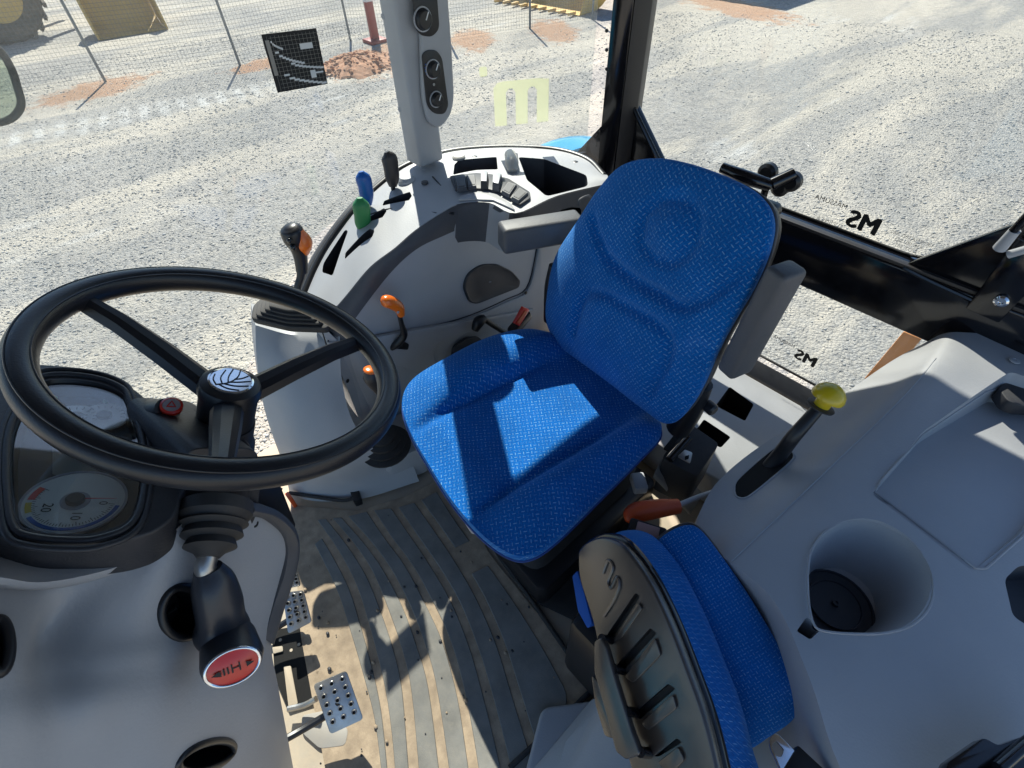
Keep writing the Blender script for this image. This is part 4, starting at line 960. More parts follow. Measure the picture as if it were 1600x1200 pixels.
# armrests
def slab(name, a, b_, wv, hv, mt, parent, bev=.008, taper=1.0):
    """box from a to b with half-width vectors"""
    wv, hv = V(wv), V(hv); vs_ = []
    for p, s in ((a, 1), (b_, taper)):
        for i, j in ((-1, -1), (1, -1), (1, 1), (-1, 1)): vs_.append(p+wv*i+hv*j*s)
    b = bmesh.new(); w = [b.verts.new(p) for p in vs_]
    for f in ((0, 1, 2, 3), (4, 5, 6, 7), (0, 1, 5, 4), (1, 2, 6, 5), (2, 3, 7, 6), (3, 0, 4, 7)): b.faces.new([w[i] for i in f])
    bmesh.ops.recalc_face_normals(b, faces=b.faces); bevel(b, bev, 3); return frombm(name, b, mt, parent)
M['arm'] = mat('armrest charcoal foam skin', (.075, .078, .085), .5, grain=1, gscale=260, var=.1, dust=.12, dustcol=(.18, .18, .19))
tipc = X(782, 372, .885); endc = X(905, 352, .80)
dd = (endc-tipc).normalized(); wv = V((dd.y, -dd.x, 0)).normalized()*-.030
hv = dd.cross(wv).normalized(); hv = hv*(.034 if hv.z > 0 else -.034)
ar = slab('armrest', tipc, endc, wv, hv, M['arm'], ds, .010); 
tube('armrest_hinge', [X(868, 415, .80), X(862, 450, .80), X(860, 500, .80)], [.018, .02, .02], M['black'], ds, 12)
# raised left armrest: dark front face + grey outer face
f_ = [Y(1196, 414, -.775), Y(1228, 436, -.765), Y(1146, 597, -.75), Y(1112, 576, -.76)]
lft = V((f_[1]-f_[0])); 
topm = (f_[0]+f_[1])/2; botm = (f_[3]+f_[2])/2; ax_ = (topm-botm).normalized(); wv = (f_[1]-f_[0]); wv = (wv-ax_*wv.dot(ax_)); hw = wv.length/2; wv.normalize(); nv = ax_.cross(wv).normalized()
if nv.y > 0: nv = -nv
dep = .030
slab('armrest', botm+nv*dep, topm+nv*dep, wv*hw, nv*dep, M['arm'], ds, .010)
tube('armrest_hinge', [Y(1098, 600, -.79), Y(1080, 640, -.79), Y(1060, 668, -.79)], [.022, .026, .03], M['black'], ds, 14)
lathe('hinge_knob', [(.014, 0), (.014, .02), (.010, .024), (.0002, .024)], Y(1104, 632, -.80), (-1, .2, 0), M['black'], ds, 16)
# belt reel with tongue at the left of the seat
br = thing('belt_reel', Y(1072, 700, -.80), 'black seat belt retractor box with a metal tongue parked at the seat side', 'belt reel')
q = [Z(1072, 657, .36), Z(1124, 693, .34), Z(1090, 745, .32), Z(1034, 716, .34)]
prism('reel_cover', roundpoly(q, .012), (0, 0, -.14), M['char'], br, .008, 0, 3)
prism('guide_slot', roundpoly([Z(x, y, .367) for x, y in ((1060, 672), (1068, 676), (1044, 706), (1036, 702))], .004), (0, 0, .004), M['hole_shade'], br)
tube('webbing_roll', [Z(1046, 718, .362), Z(1076, 684, .375)], .010, M['gloss'], br, 12, 1)
tg = prism('belt_tongue', roundpoly([Z(x, y, .372) for x, y in ((1070, 703), (1082, 708), (1078, 725), (1058, 714))], .004), (0, 0, .002), M['steel'], br, .0006)
prism('tongue_slot', roundpoly([Z(x, y, .3745) for x, y in ((1070, 713), (1077, 711), (1076, 717), (1070, 719))], .002), (0, 0, .0008), M['hole_shade'], tg)
prism('bracket', [Z(1022, 740, .30), Z(1034, 716, .30), Z(1100, 770, .12), Z(1080, 800, .10)], (0, 0, -.02), M['stain'], br, .003)
box('grey_stop', Z(998, 755, .27), (.05, .035, .03), M['silver'], ds, .006, (V((.8, -.6, 0)), V((.6, .8, 0)), V((0, 0, 1))))
# light patches of the painted floor behind the seat
hb = thing('hand_brake', Z(1060, 790, .35), 'orange red hand brake grip on a pale rod beside the passenger seat', 'hand brake')
tube('grip', [Z(984, 816, .40), Z(990, 803, .405), Z(1020, 796, .405), Z(1060, 791, .40)], [.010, .021, .021, .016], M['rust'], hb, 18, 5)
tube('rod', [Z(1058, 790, .40), Z(1098, 774, .39), Z(1130, 764, .36)], .006, M['silver'], hb, 10)
b2_ = thing('belt_buckle', Z(1010, 830, .42), 'black belt buckle with a dull pinkish red button lying beside the orange grip', 'buckle')
ax_ = (Z(1028, 834, .43)-Z(990, 822, .43)).normalized(); up_ = V((0, .3, 1)).normalized(); sd_ = ax_.cross(up_).normalized(); up_ = sd_.cross(ax_)
box('housing', Z(1010, 832, .42), (.075, .036, .028), M['black'], b2_, .005, (ax_, sd_, up_))
M['pinkb'] = mat('dusty release button', (.38, .24, .23), .45); box('release_button', Z(1012, 828, .437), (.045, .022, .006), M['pinkb'], b2_, .002, (ax_, sd_, up_))
tube('strap', [Z(990, 822, .42), Z(1002, 850, .38), Z(1020, 880, .30)], .010, M['black'], b2_, 8)

# ============================================================ REAR LOWER PANEL AND LEFT CONSOLE
rp_ = thing('rear_shelf', (.5, -1.15, .15), 'light grey moulded shelf with two square openings below the rear window', 'shelf')
q = [Z(1100, 585, .17), Z(1188, 570, .17), Z(1300, 648, .17), Z(1330, 700, .17), Z(1230, 790, .17), Z(1160, 770, .17), Z(1060, 690, .17)]
sh = prism('shelf_panel', roundpoly([V((.98, -1.34, .17)), V((-.05, -1.34, .17)), V((.02, -1.0, .17)), V((.13, -.93, .17)), V((.36, -.90, .17)), V((.98, -.90, .17))], .04), (0, 0, -.13), [M['grey'], M['hole_shade']], rp_, .012, 0, 3)
def cut2(o, px, zz, dep):
    pts = roundpoly([Z(x, y, zz) for x, y in px], .008); c = prism('cutter', [p+V((0, 0, .03)) for p in pts], (0, 0, -dep-.03), M['hole_shade'], None); return c
cut(sh, [cut2(sh, ((1140, 604), (1178, 632), (1164, 658), (1118, 634)), .17, .10), cut2(sh, ((1100, 655), (1142, 683), (1126, 700), (1085, 675)), .17, .10)])
prism('step_edge', [V((-.05, -1.345, .17)), V((.98, -1.345, .17)), V((.98, -1.375, .215)), V((-.05, -1.375, .215))], (0, -.02, -.05), M['band'], rp_, .004)
box('inner_wall', (-.16, -1.0, .12), (.03, .7, .35), M['black'], rp_, .005)
fl = prism('floor_tray', roundpoly([Z(x, y, .02) for x, y in ((1000, 740), (1060, 700), (1140, 770), (1100, 840), (1010, 850), (985, 800))], .01), (0, 0, .012), M['floor'], rp_, .003)

lc = thing('left_console', (-.1, -.7, .3), 'large grey left fender console with cup holder, shallow tray and lever slot', 'console')
rows = [[Z(1082, 840, .42), Z(1096, 795, .43), Z(1124, 750, .44), Z(1188, 697, .455), Z(1300, 628, .48), Z(1390, 566, .52), Z(1452, 532, .55)],
        [Z(1106, 858, .465), Z(1136, 818, .472), Z(1172, 776, .48), Z(1250, 712, .495), Z(1372, 610, .535), Z(1430, 568, .57), Z(1472, 522, .590)],
        [Z(1140, 878, .505), Z(1180, 840, .512), Z(1222, 800, .52), Z(1310, 720, .54), Z(1405, 630, .57), Z(1462, 568, .60), Z(1500, 519, .605)],
        [Z(1210, 940, .525), Z(1275, 880, .53), Z(1325, 830, .54), Z(1400, 745, .55), Z(1480, 655, .575), Z(1540, 580, .60), Z(1560, 527, .605)],
        [Z(1265, 1060, .52), Z(1370, 990, .52), Z(1440, 930, .53), Z(1500, 820, .545), Z(1560, 720, .57), Z(1620, 620, .595), Z(1640, 565, .60)],
        [Z(1330, 1230, .48), Z(1480, 1120, .50), Z(1580, 1010, .51), Z(1640, 880, .53), Z(1680, 770, .555), Z(1720, 660, .585), Z(1730, 600, .59)],
        [Z(1500, 1400, .43), Z(1660, 1250, .46), Z(1740, 1080, .48), Z(1790, 920, .51), Z(1810, 800, .54), Z(1830, 680, .57), Z(1830, 620, .58)]]
lcs = patch('console_shell', rows, [M['grey'], M['grey']], lc, 6, 6, (0, 0, -.36), 35)
M['grey2'] = M['grey']
def lcut(px, zz, depth, rnd, taper, name='cutter', pts=None, up=.08, mt='grey'):
    pts = pts or roundpoly([Z(x, y, zz) for x, y in px], rnd, 5); c = sum(pts, V())/len(pts); b = bmesh.new(); n = len(pts)
    top_ = [p+V((0, 0, up))+(p-c)*(taper*up/depth) for p in pts]; bot = [c+(p-c)*(1-taper)-V((0, 0, depth)) for p in pts]
    a_ = [b.verts.new(p) for p in top_]; b_ = [b.verts.new(p) for p in bot]; b.faces.new(a_); b.faces.new(b_[::-1])
    for i in range(n): b.faces.new((a_[i], b_[i], b_[(i+1) % n], a_[(i+1) % n]))
    return frombm('cutter', b, M[mt], None)
TR = [(1366, 768), (1376, 752), (1440, 680), (1540, 612), (1556, 608), (1640, 640), (1690, 720), (1600, 835), (1540, 888), (1524, 888)]
# cup: outline traced ellipse with a small notch
cupo = [Z(x, y, .535) for x, y in ((1262, 900), (1268, 862), (1290, 832), (1325, 816), (1365, 818), (1408, 838), (1440, 868), (1456, 905), (1452, 945), (1425, 975), (1385, 988), (1340, 990), (1290, 986), (1272, 975), (1264, 940))]
cup_pts = cr(cupo+[cupo[0]], 4)[:-1]; cc = sum(cup_pts, V())/len(cup_pts)
slotp = [(1146, 768), (1148, 756), (1156, 746), (1212, 700), (1226, 698), (1240, 710), (1238, 720), (1176, 772), (1162, 779), (1151, 776)]
cut(lcs, [lcut(None, .53, .12, 0, .32, pts=cup_pts), lcut(((1362, 768), (1440, 680), (1556, 612), (1640, 640), (1690, 720), (1600, 835), (1532, 892)), .555, .022, .012, .04),
          lcut(((1570, 905), (1590, 885), (1660, 880), (1690, 960), (1620, 975), (1590, 960)), .53, .05, .01, .1, mt='band'),
          lcut(((1246, 985), (1262, 962), (1285, 982), (1268, 998)), .53, .12, .004, 0)])
LCH = skin(lcs)
sp__ = [LCH(x, y, .0005) for x, y in ((1148, 768), (1149, 757), (1157, 746), (1186, 720), (1212, 700), (1228, 699), (1239, 708), (1238, 719), (1208, 746), (1176, 772), (1162, 779), (1151, 776))]
prism('lever_slot', roundpoly(sp__, .01), (0, 0, .0012), M['hole_shade'], lc); loop_tube('slot_lip', cr(sp__+[sp__[0]], 4)[:-1], .0022, M['grey'], lc, 6)
cb_ = cc-V((0, 0, .118))
for r_, h in ((.066, .006), (.046, .010), (.006, .014)): lathe('cup_ring', [(r_, 0), (r_, h), (r_-.003, h), (r_-.004, h-.003)], cb_+V((.0, 0, .001)), (0, 0, 1), M['recess'], lc, 36)
loop_tube('cup_lip', [cc+(p-cc)*1.01+V((0, 0, .001)) for p in cup_pts], .0022, M['grey'], lc, 6)
screw(Z(1586, 563, .607), (0, 0, 1), lc, .009, 'silver')
loop_tube('tray_lip', [LCH(p[0], p[1], .0006) for a_, b_ in zip(TR, TR[1:]+TR[:1]) for p in [(a_[0]+(b_[0]-a_[0])*t/6, a_[1]+(b_[1]-a_[1])*t/6) for t in range(6)]], .0022, M['grey'], lc, 6)
tube('deck_crease', [LCH(x, y, .0008) for x, y in ((1142, 878), (1180, 842), (1222, 802), (1308, 720), (1400, 632), (1440, 588), (1462, 560))], .0016, M['grey'], lc, 6)
tr_ = roundpoly([Z(x, y, .541) for x, y in ((1362, 768), (1440, 680), (1556, 612), (1640, 640), (1690, 720), (1600, 835), (1532, 892))], .012, 5)
# dark lidded pocket at the back of the tray
prism('pocket_hood', roundpoly([Z(x, y, .578) for x, y in ((1560, 606), (1576, 592), (1660, 594), (1690, 636), (1596, 634), (1574, 626))], .01), (0, 0, -.03), M['char'], lc, .006)
yl = thing('yellow_lever', Z(1190, 735, .45), 'yellow mushroom knob on a black collared lever in the left console slot', 'lever')
k0, k1 = Z(1190, 745, .44), Z(1300, 610, .66)
tube('shaft', [k0, k0.lerp(k1, .30), Z(1240, 682, .565), Z(1282, 634, .62)], [.016, .015, .014, .012], M['black'], yl, 16, 3)
ax_ = (Z(1300, 610, .66)-Z(1270, 650, .60)).normalized()
kb = Z(1281, 637, .615); lathe('collar', [(.011, 0), (.026, .001), (.027, .004), (.012, .006)], kb, ax_, M['char'], yl, 26)
lathe('knob', [(.015, .004), (.0155, .018), (.017, .022), (.0305, .024), (.0315, .030), (.028, .040), (.020, .049), (.010, .054), (.0002, .0555)], kb, ax_, M['yellow'], yl, 30)
oe = thing('amber_panel', Y(1400, 555, -1.6), 'orange tan panel seen through the lower rear window', 'panel')
prism('panel', [Y(1412, 518, -1.6), Y(1440, 530, -1.6), Y(1380, 600, -1.6), Y(1350, 592, -1.6)], (0, -.03, 0), M['ext_orange'], oe, .003)

# ============================================================ PASSENGER SEAT (base flipped up)
pseat = thing('passenger_seat', Z(1050, 1000, .3), 'folding blue passenger seat with its ribbed reflection-tinted black underside flipped up', 'seat')
p0_ = Z(930, 1000, .40); pn = V((.24, .80, .50)).normalized()
so2 = [(902, 862), (915, 848), (940, 840), (968, 850), (995, 880), (1020, 920), (1050, 985), (1075, 1050), (1100, 1120), (1120, 1200), (1135, 1290), (1060, 1330), (1010, 1290), (985, 1200), (960, 1120), (940, 1040), (925, 970), (905, 905)]
ps = [PL(x, y, p0_, pn) for x, y in so2]; pcn = sum(ps, V())/len(ps)
ps_s = cr(ps+[ps[0]], 4)[:-1]
shl = prism('seat_underside', ps_s, -pn*.02, [M['shell'], M['rubber']], pseat, .005, 0, 3)
def qpl(pts, off=0): return [PL(x, y, p0_+pn*off, pn) for x, y in pts]
gro = [((993, 926), (1000, 932), (958, 998), (947, 994)), ((1016, 981), (1026, 990), (972, 1050), (961, 1042)), ((1044, 1068), (1056, 1076), (1000, 1124), (988, 1116)), ((1058, 1153), (1066, 1160), (1030, 1182), (1022, 1182)), ((1072, 1210), (1080, 1222), (1040, 1256), (1030, 1244))]
cs = []
for g_ in gro:
    cs.append(prism('cutter', roundpoly([p+pn*.01 for p in qpl(g_)], .004), -pn*.024, M['rubber'], None))
cut(shl, cs)
# raised ribs between the grooves
for g_ in (((1000, 940), (1006, 950), (972, 998), (962, 1000)), ((1026, 995), (1035, 1022), (993, 1066), (978, 1056)), ((1054, 1083), (1060, 1105), (1016, 1140), (1004, 1128)), ((1062, 1165), (1072, 1185), (1050, 1210), (1030, 1190))):
    prism('rib', roundpoly(qpl(g_, .0), .006), pn*.005, M['shell'], pseat, .003, 0, 3)
tube('emblem_ridge', [PL(x, y, p0_+pn*.001, pn) for x, y in ((942, 895), (950, 876), (958, 886), (950, 908), (955, 918), (964, 902), (968, 915), (958, 940), (944, 962))], .0035, M['shell'], pseat, 8)
rimp = [pcn+(p-pcn)*1.03-pn*.016 for p in ps_s]; prism('shell_rim', rimp, -pn*.016, M['gloss'], pseat, .005, 0, 3)
fo = [pcn+(p-pcn)*1.02-pn*.06 for p in cr(ps+[ps[0]], 1)[:-1]]
pillow('flipped_cushion', [p-pn*.035 for p in fo], pcn-pn*.095, -pn, V((0, 0, 1)), dome(.02), lambda u, v: 0, M['fabric'], pseat, 14, 110, .075, 1.7)
# hinge bracket
hbk = [PL(x, y, p0_+pn*.035, pn) for x, y in ((928, 1002), (938, 996), (946, 1010), (960, 1060), (985, 1140), (1000, 1180), (978, 1188), (962, 1175), (945, 1110), (928, 1050))]
prism('hinge_bracket', roundpoly(hbk, .006), -pn*.012, M['shell'], pseat, .004, 0, 3)
prism('hinge_plate', roundpoly([PL(x, y, p0_+pn*.015, pn) for x, y in ((924, 1055), (934, 1066), (955, 1130), (960, 1155), (945, 1150), (930, 1100))], .005), -pn*.01, M['shell'], pseat, .003)
for x, y in ((940, 998), (958, 1045), (980, 1112), (1000, 1175)): tube('hinge_pin', [PL(x, y, p0_+pn*.03, pn), PL(x+14, y+2, p0_, pn)], .008, M['gloss'], pseat, 10, 1)
# seat back cushion behind
q0 = Z(1100, 830, .54); qn = V((-.10, .55, .82)).normalized()
bo2 = [(1012, 862), (1035, 838), (1068, 822), (1092, 828), (1125, 868), (1165, 925), (1205, 990), (1238, 1045), (1254, 1085), (1252, 1115), (1235, 1138), (1205, 1158), (1170, 1180), (1120, 1190), (1080, 1100), (1040, 960)]
bp2 = [PL(x, y, q0, qn) for x, y in bo2]; bc2 = sum(bp2, V())/len(bp2)
pillow('seat_back_cushion', bp2, bc2-qn*.02, qn, V((0, 0, 1)), dome(.024, 4), lambda u, v: 0, M['fabric'], pseat, 20, 130, .05, 1.5)
prism('back_panel', [bc2+(p-bc2)*1.03-qn*.03 for p in cr(bp2+[bp2[0]], 4)[:-1]], -qn*.035, M['black'], pseat, .006, 0, 3)
# blue sliver of fabric left of the shell
sl = [PL(x, y, p0_-pn*.05, pn) for x, y in ((894, 900), (902, 892), (912, 925), (925, 975), (918, 982), (903, 955))]
prism('fabric_edge', roundpoly(sl, .004), -pn*.02, mat('plain blue fabric', (.004, .08, .40), .9), pseat, .004)
box('seat_base', (.06, -.42, .17), (.30, .24, .30), M['black'], pseat, .02)
tb2 = thing('belt_tongue', Z(1215, 1160, .46), 'bright metal belt tongue hanging by the passenger seat at the bottom edge', 'belt tongue')
tq = [Z(x, y, .46) for x, y in ((1200, 1158), (1206, 1148), (1214, 1146), (1232, 1164), (1262, 1196), (1250, 1215), (1222, 1212), (1203, 1172))]
tg_ = prism('plate', roundpoly(tq, .004), (0, 0, .003), [M['chrome'], M['hole_shade']], tb2, .0008)
cut(tg_, [prism('cutter', roundpoly([Z(x, y, .47) for x, y in ((1209, 1164), (1215, 1156), (1228, 1170), (1224, 1182), (1214, 1180))], .003), (0, 0, -.03), M['hole_shade'], None)])
box('tongue_grip', Z(1262, 1215, .458), (.06, .05, .016), M['black'], tb2, .004); tube('webbing', [Z(1275, 1225, .45), Z(1330, 1260, .42), Z(1400, 1290, .4)], .016, M['gloss'], tb2, 10, flat=((0, 0, 1), .2))
bk3 = thing('belt_guide', Z(1560, 1140, .54), 'glossy dark belt guide loop in the bottom right corner', 'belt guide')
prism('guide', roundpoly([Z(x, y, .55) for x, y in ((1480, 1192), (1538, 1152), (1560, 1165), (1600, 1150), (1680, 1150), (1680, 1260), (1470, 1260))], .006), (0, 0, -.02), M['gloss'], bk3, .004)
tube('guide_bar', [Z(1560, 1200, .565), Z(1600, 1165, .565), Z(1660, 1120, .56)], .008, M['gloss'], bk3, 10, 1)
# left door sill
sl_ = prism('door_sill', [V((.175, -.20, .0)), V((-.01, -.455, .0)), V((-.30, -.455, .0)), V((-.30, .95, .0)), V((-.12, .95, .0)), V((-.05, .2, .0))], (0, 0, .028), M['grey'], None, .012, .02, 3)
tag(sl_, kind='structure')
wl_ = prism('seat_riser', [Z(832, 1200, .03), Z(925, 1092, .03), Z(960, 1075, .12), Z(1010, 1100, .18), Z(1040, 1200, .20), Z(1000, 1300, .15), Z(840, 1300, .03)], (0, 0, -.03), M['grey'], None, .006)
tag(wl_, 'smooth light grey floor riser beside the folded passenger seat', 'riser')

# ============================================================ DASHBOARD
NDN = V((-.05, -.45, .89)).normalized(); D0 = Z(150, 720, .93)
db = thing('dashboard', D0, 'charcoal dashboard binnacle with instrument dials under a clear lens', 'dashboard')
def D(x, y, off=0): return PL(x, y, D0+NDN*off, NDN)
bez = [(-90, 590), (0, 572), (52, 567), (120, 572), (176, 588), (216, 610), (248, 640), (285, 652), (330, 650), (392, 690), (398, 742), (300, 748), (284, 770), (276, 806), (243, 830), (200, 842), (140, 848), (60, 848), (0, 838), (-90, 800), (-120, 700)]
bz = [D(*p) for p in bez]; bzs = roundpoly(bz, .012)
M['dash'] = mat('dashboard charcoal plastic', (.014, .015, .020), .46, grain=.7, gscale=350, dust=.10, dustcol=(.2, .2, .2))
dbz = prism('binnacle', bzs, -NDN*.055, [M['dash'], M['black']], db, .012, 0, 4)
lens = [(24, 745), (25, 690), (38, 650), (65, 606), (100, 598), (150, 603), (185, 617), (196, 636), (212, 682), (217, 735), (208, 785), (190, 810), (160, 822), (125, 827), (62, 822), (33, 805)]
lp = [D(*p) for p in lens]; lcn = sum(lp, V())/len(lp)
lps = cr(lp+[lp[0]], 4)[:-1]
b = bmesh.new(); n = len(lps)
a_ = [b.verts.new(lcn+(p-lcn)*1.10+NDN*.02) for p in lps]; b_ = [b.verts.new(lcn+(p-lcn)*1.0-NDN*.026) for p in lps]; b.faces.new(a_); b.faces.new(b_[::-1])
for i in range(n): b.faces.new((a_[i], b_[i], b_[(i+1) % n], a_[(i+1) % n]))
cut(dbz, [frombm('cutter', b, M['black'], None)])
for s_, o_ in ((1.13, .001), (1.22, .0)): loop_tube('bezel_ridge', [lcn+(p-lcn)*s_+NDN*o_ for p in lps], .0035, M['dash'], db, 8)
M['face'] = mat('instrument backing', (.030, .033, .045), .5)
prism('instrument_panel', [lcn+(p-lcn)*1.0-NDN*.025 for p in lps], NDN*.002, M['face'], db)
prism('display_panel', [D(x, y, -.022) for x, y in ((82, 700), (170, 745), (165, 765), (82, 742))], NDN*.001, mat('lcd grey', (.20, .19, .17), .4), db)
def dial(cx, cy, rad, full=True):
    dx = (D(cx+10, cy, -.021)-D(cx, cy, -.021)); c = D(cx, cy, -.021)
    d_ = lathe('dial_face', [(rad, 0), (rad, .002), (.0002, .002)], c, NDN, M['white'], db, 48); return c, d_
c, df = dial(118, 785, .0435)
M['ring'] = mat('grey dial ring', (.35, .36, .42), .4)
lathe('dial_ring', [(.0455, 0), (.0455, .003), (.043, .003), (.043, 0)], c, NDN, M['ring'], df, 48)
rt_ = (D(180, 785, -.021)-c).normalized(); upv = NDN.cross(rt_).normalized()      # rt_ image right; upv image up
if (D(118, 740, -.021)-c).dot(upv) < 0: upv = -upv
def dp(a, r_, h=.0023): return c+(rt_*math.cos(R(a))+upv*math.sin(R(a)))*r_+NDN*h
def arcband(name, a0, a1, r0, r1, mt, h=.0025):
    k = 20; P1 = [dp(a0+(a1-a0)*i/k, r0, h) for i in range(k+1)]; P2 = [dp(a0+(a1-a0)*i/k, r1, h) for i in range(k+1)]
    patch(name, [P1, P2], mt, df, 1, 1, NDN*.0002)
arcband('blue_scale', 215, 350, .037, .041, M['dblue']); arcband('red_scale', 150, 178, .034, .040, M['red']); arcband('yellow_scale', 184, 206, .035, .040, M['yellow'])
vs_ = []; fs_ = []
for i in range(46):
    a = 150+i*4.5; r0 = .0300 if i % 5 == 0 else .0325; p, q = dp(a, r0), dp(a, .0355); s = (rt_*-math.sin(R(a))+upv*math.cos(R(a)))*.00035; k = len(vs_)
    vs_ += [p-s, p+s, q+s, q-s]; fs_.append((k, k+1, k+2, k+3))
fromdata('scale_ticks', vs_, fs_, M['blackp'], df, 0)
tb_ = (None, -upv*1.0, rt_, NDN)
for s_, a, r_, sz in (('20', 205, .0235, .0125), ('10', 285, .022, .0125), ('0', 352, .025, .011)):
    p = dp(a, r_, .0026); text('numeral', s_, (p, upv*-1, rt_, NDN) if (upv*-1).cross(rt_).dot(NDN) > 0 else (p, upv, rt_, NDN), sz, M['blackp'], df, .0002, bold=.0003)
lathe('needle_hub', [(.0085, .002), (.0085, .006), (.007, .008), (.0002, .008)], c, NDN, M['band'], df, 24)
prism('needle', [dp(8, .007, .005)+upv*.0006, dp(8, .007, .005)-upv*.0006, dp(2, .036, .005)], NDN*.0006, M['red'], df)
lathe('needle_base', [(.013, .002), (.013, .003), (.0002, .003)], c, NDN, M['ring'], df, 24)
for cx, cy in ((118, 655), (163, 652)):
    c2, d2 = dial(cx, cy, .026); lathe('needle_hub', [(.008, .002), (.008, .006), (.0002, .006)], c2, NDN, M['band'], d2, 20)
    for i in range(11):
        a = R(200-i*20); u_ = rt_*math.cos(a)+upv*math.sin(a); tube('tick', [c2+u_*.017+NDN*.0023, c2+u_*.022+NDN*.0023], .0005, M['blackp'], d2, 4, 1)
for k, (x, y) in enumerate(((85, 622), (100, 616), (118, 614), (148, 618), (165, 628))): ball('warning_light', D(x, y, -.0225), .0035, M['red'] if k % 2 else M['green'], db, None, 8)
prism('lens_cover', [lcn+(p-lcn)*1.03-NDN*.006 for p in lps], NDN*.0015, M['lensglass'], db)
tag(tube('hazard_pod', [D(232, 648, -.01), D(250, 646, .012), D(262, 640, .028)], [.021, .019, .015], M['black'], None, 18), 'small black pod with a red ringed hazard button on the dashboard beside the wheel hub', 'button')
hz = bpy.data.objects['hazard_pod']; hc_ = D(268, 634, .034); hax = (V((-.4, -.3, .9))).normalized()
lathe('red_ring', [(.0125, -.004), (.0125, .001), (.0098, .003), (.0096, 0)], hc_, hax, M['red'], hz, 28); lathe('button_face', [(.0096, -.002), (.0096, .0015), (.0002, .002)], hc_, hax, M['silver'], hz, 24)
bsx = V((hax.z, 0, -hax.x)).normalized(); tri = [hc_+hax*.0025+(bsx*math.cos(R(90+120*k))+hax.cross(bsx)*math.sin(R(90+120*k)))*.0055 for k in range(3)]
loop_tube('triangle_mark', cr_loop(tri, 3), .0008, M['red'], hz, 5)

# grey under-dash lip and shroud
pale = [[D(-110, 830, -.05), D(0, 842, -.052), D(60, 850, -.052), D(150, 850, -.052), D(215, 842, -.05), D(255, 826, -.05), D(288, 805, -.05)],
        [X(-110, 890, .47), X(0, 902, .465), X(60, 910, .46), X(130, 900, .455), X(200, 880, .455), X(245, 856, .46), X(285, 818, .47)],
        [X(-110, 905, .49), X(0, 922, .485), X(60, 923, .48), X(130, 912, .475), X(200, 890, .475), X(245, 862, .48), X(285, 824, .49)]]
patch('under_dash', pale, M['grey'], db, 4, 3, (.04, .03, 0))
shr = thing('steering_shroud', X(200, 1050, .42), 'large smooth light grey steering column shroud filling the lower left', 'shroud')
rows = [[X(-120, 880, .50), X(40, 905, .49), X(130, 895, .48), X(220, 865, .475), X(300, 800, .48), X(380, 785, .50), X(440, 812, .53), X(464, 850, .545)],
        [X(-120, 1000, .43), X(30, 1000, .425), X(70, 985, .455), X(160, 975, .435), X(260, 960, .43), X(360, 940, .46), X(418, 935, .50), X(440, 940, .525)],
        [X(-120, 1080, .40), X(20, 1070, .39), X(75, 1050, .41), X(160, 1045, .395), X(260, 1030, .395), X(340, 1020, .42), X(400, 1010, .46), X(424, 1005, .495)],
        [X(-120, 1160, .37), X(20, 1150, .36), X(90, 1140, .36), X(170, 1130, .355), X(270, 1120, .36), X(350, 1110, .39), X(410, 1090, .43), X(436, 1080, .47)],
        [X(-120, 1300, .34), X(20, 1300, .33), X(100, 1300, .33), X(180, 1290, .33), X(280, 1280, .33), X(370, 1270, .37), X(430, 1240, .41), X(462, 1220, .455)]]
ss = patch('shroud_shell', rows, [M['grey'], M['black']], shr, 6, 6, (.12, .06, 0), 50)
SHK = skin(ss)
def ell(cx, cy, rx, ry, n=32, rot=0): return [(cx+rx*math.cos(t)*math.cos(rot)-ry*math.sin(t)*math.sin(rot), cy+rx*math.cos(t)*math.sin(rot)+ry*math.sin(t)*math.cos(rot)) for t in [2*math.pi*k/n for k in range(n)]]
cuts = []
for cx, cy, rx, ry, rot in ((285, 957, 33, 40, 0), (322, 1182, 46, 20, -.35), (-3, 1010, 18, 42, 0)):
    rim_ = [SHK(x, y, .0) for x, y in ell(cx, cy, rx, ry, 32, rot)]; c_, n_ = SHK(max(cx, 2), min(cy, 1198), 0, True)
    cuts.append(prism('cutter', [p+n_*.03 for p in rim_], -n_*.09, M['black'], None))
    loop_tube('socket_ring', rim_, .005, M['black'], shr, 8)
ci_, ni_ = SHK(287, 958, 0, True)
cut(ss, cuts)
lathe('ignition_barrel', [(.020, 0), (.020, .03), (.014, .034), (.0002, .034)], ci_-ni_*.055, ni_, M['black'], shr, 24)
box('key_slot', ci_-ni_*.018, (.003, .014, .004), M['hole_shade'], shr, 0)
screw(X(398, 818, .505), (-.8, -.5, .3), shr, .005)
# dark trim arch at the driver-side edge of the shroud
tp = [X(388, 786, .492), X(430, 800, .515), X(458, 828, .535), X(464, 862, .54), X(456, 902, .53), (X(442, 945, .52)), X(430, 985, .505), X(422, 1008, .495)]
tp2 = [p+V((-.002, -.004, 0)) for p in tp]; tin = [X(x, y, xx) for (x, y), xx in zip(((385, 806), (415, 812), (444, 836), (450, 864), (444, 900), (430, 940), (420, 975), (415, 1000)), (.486, .505, .522, .527, .518, .507, .492, .483))]
patch('trim_arch', [tp2, [a.lerp(b_, .5)+V((-.008, -.004, 0)) for a, b_ in zip(tp2, tin)], tin], M['band'], shr, 5, 3, (.02, .01, 0))
prism('switch_panel', roundpoly([X(388, 758, .515), X(438, 758, .56), X(462, 820, .556), X(458, 832, .552), X(430, 806, .535), X(392, 792, .51)], .004), (.03, .01, 0), M['black'], shr, .003)
tube('panel_notch', [X(428, 764, .56), X(440, 764, .565)], .002, M['seam'], shr, 6, 1)

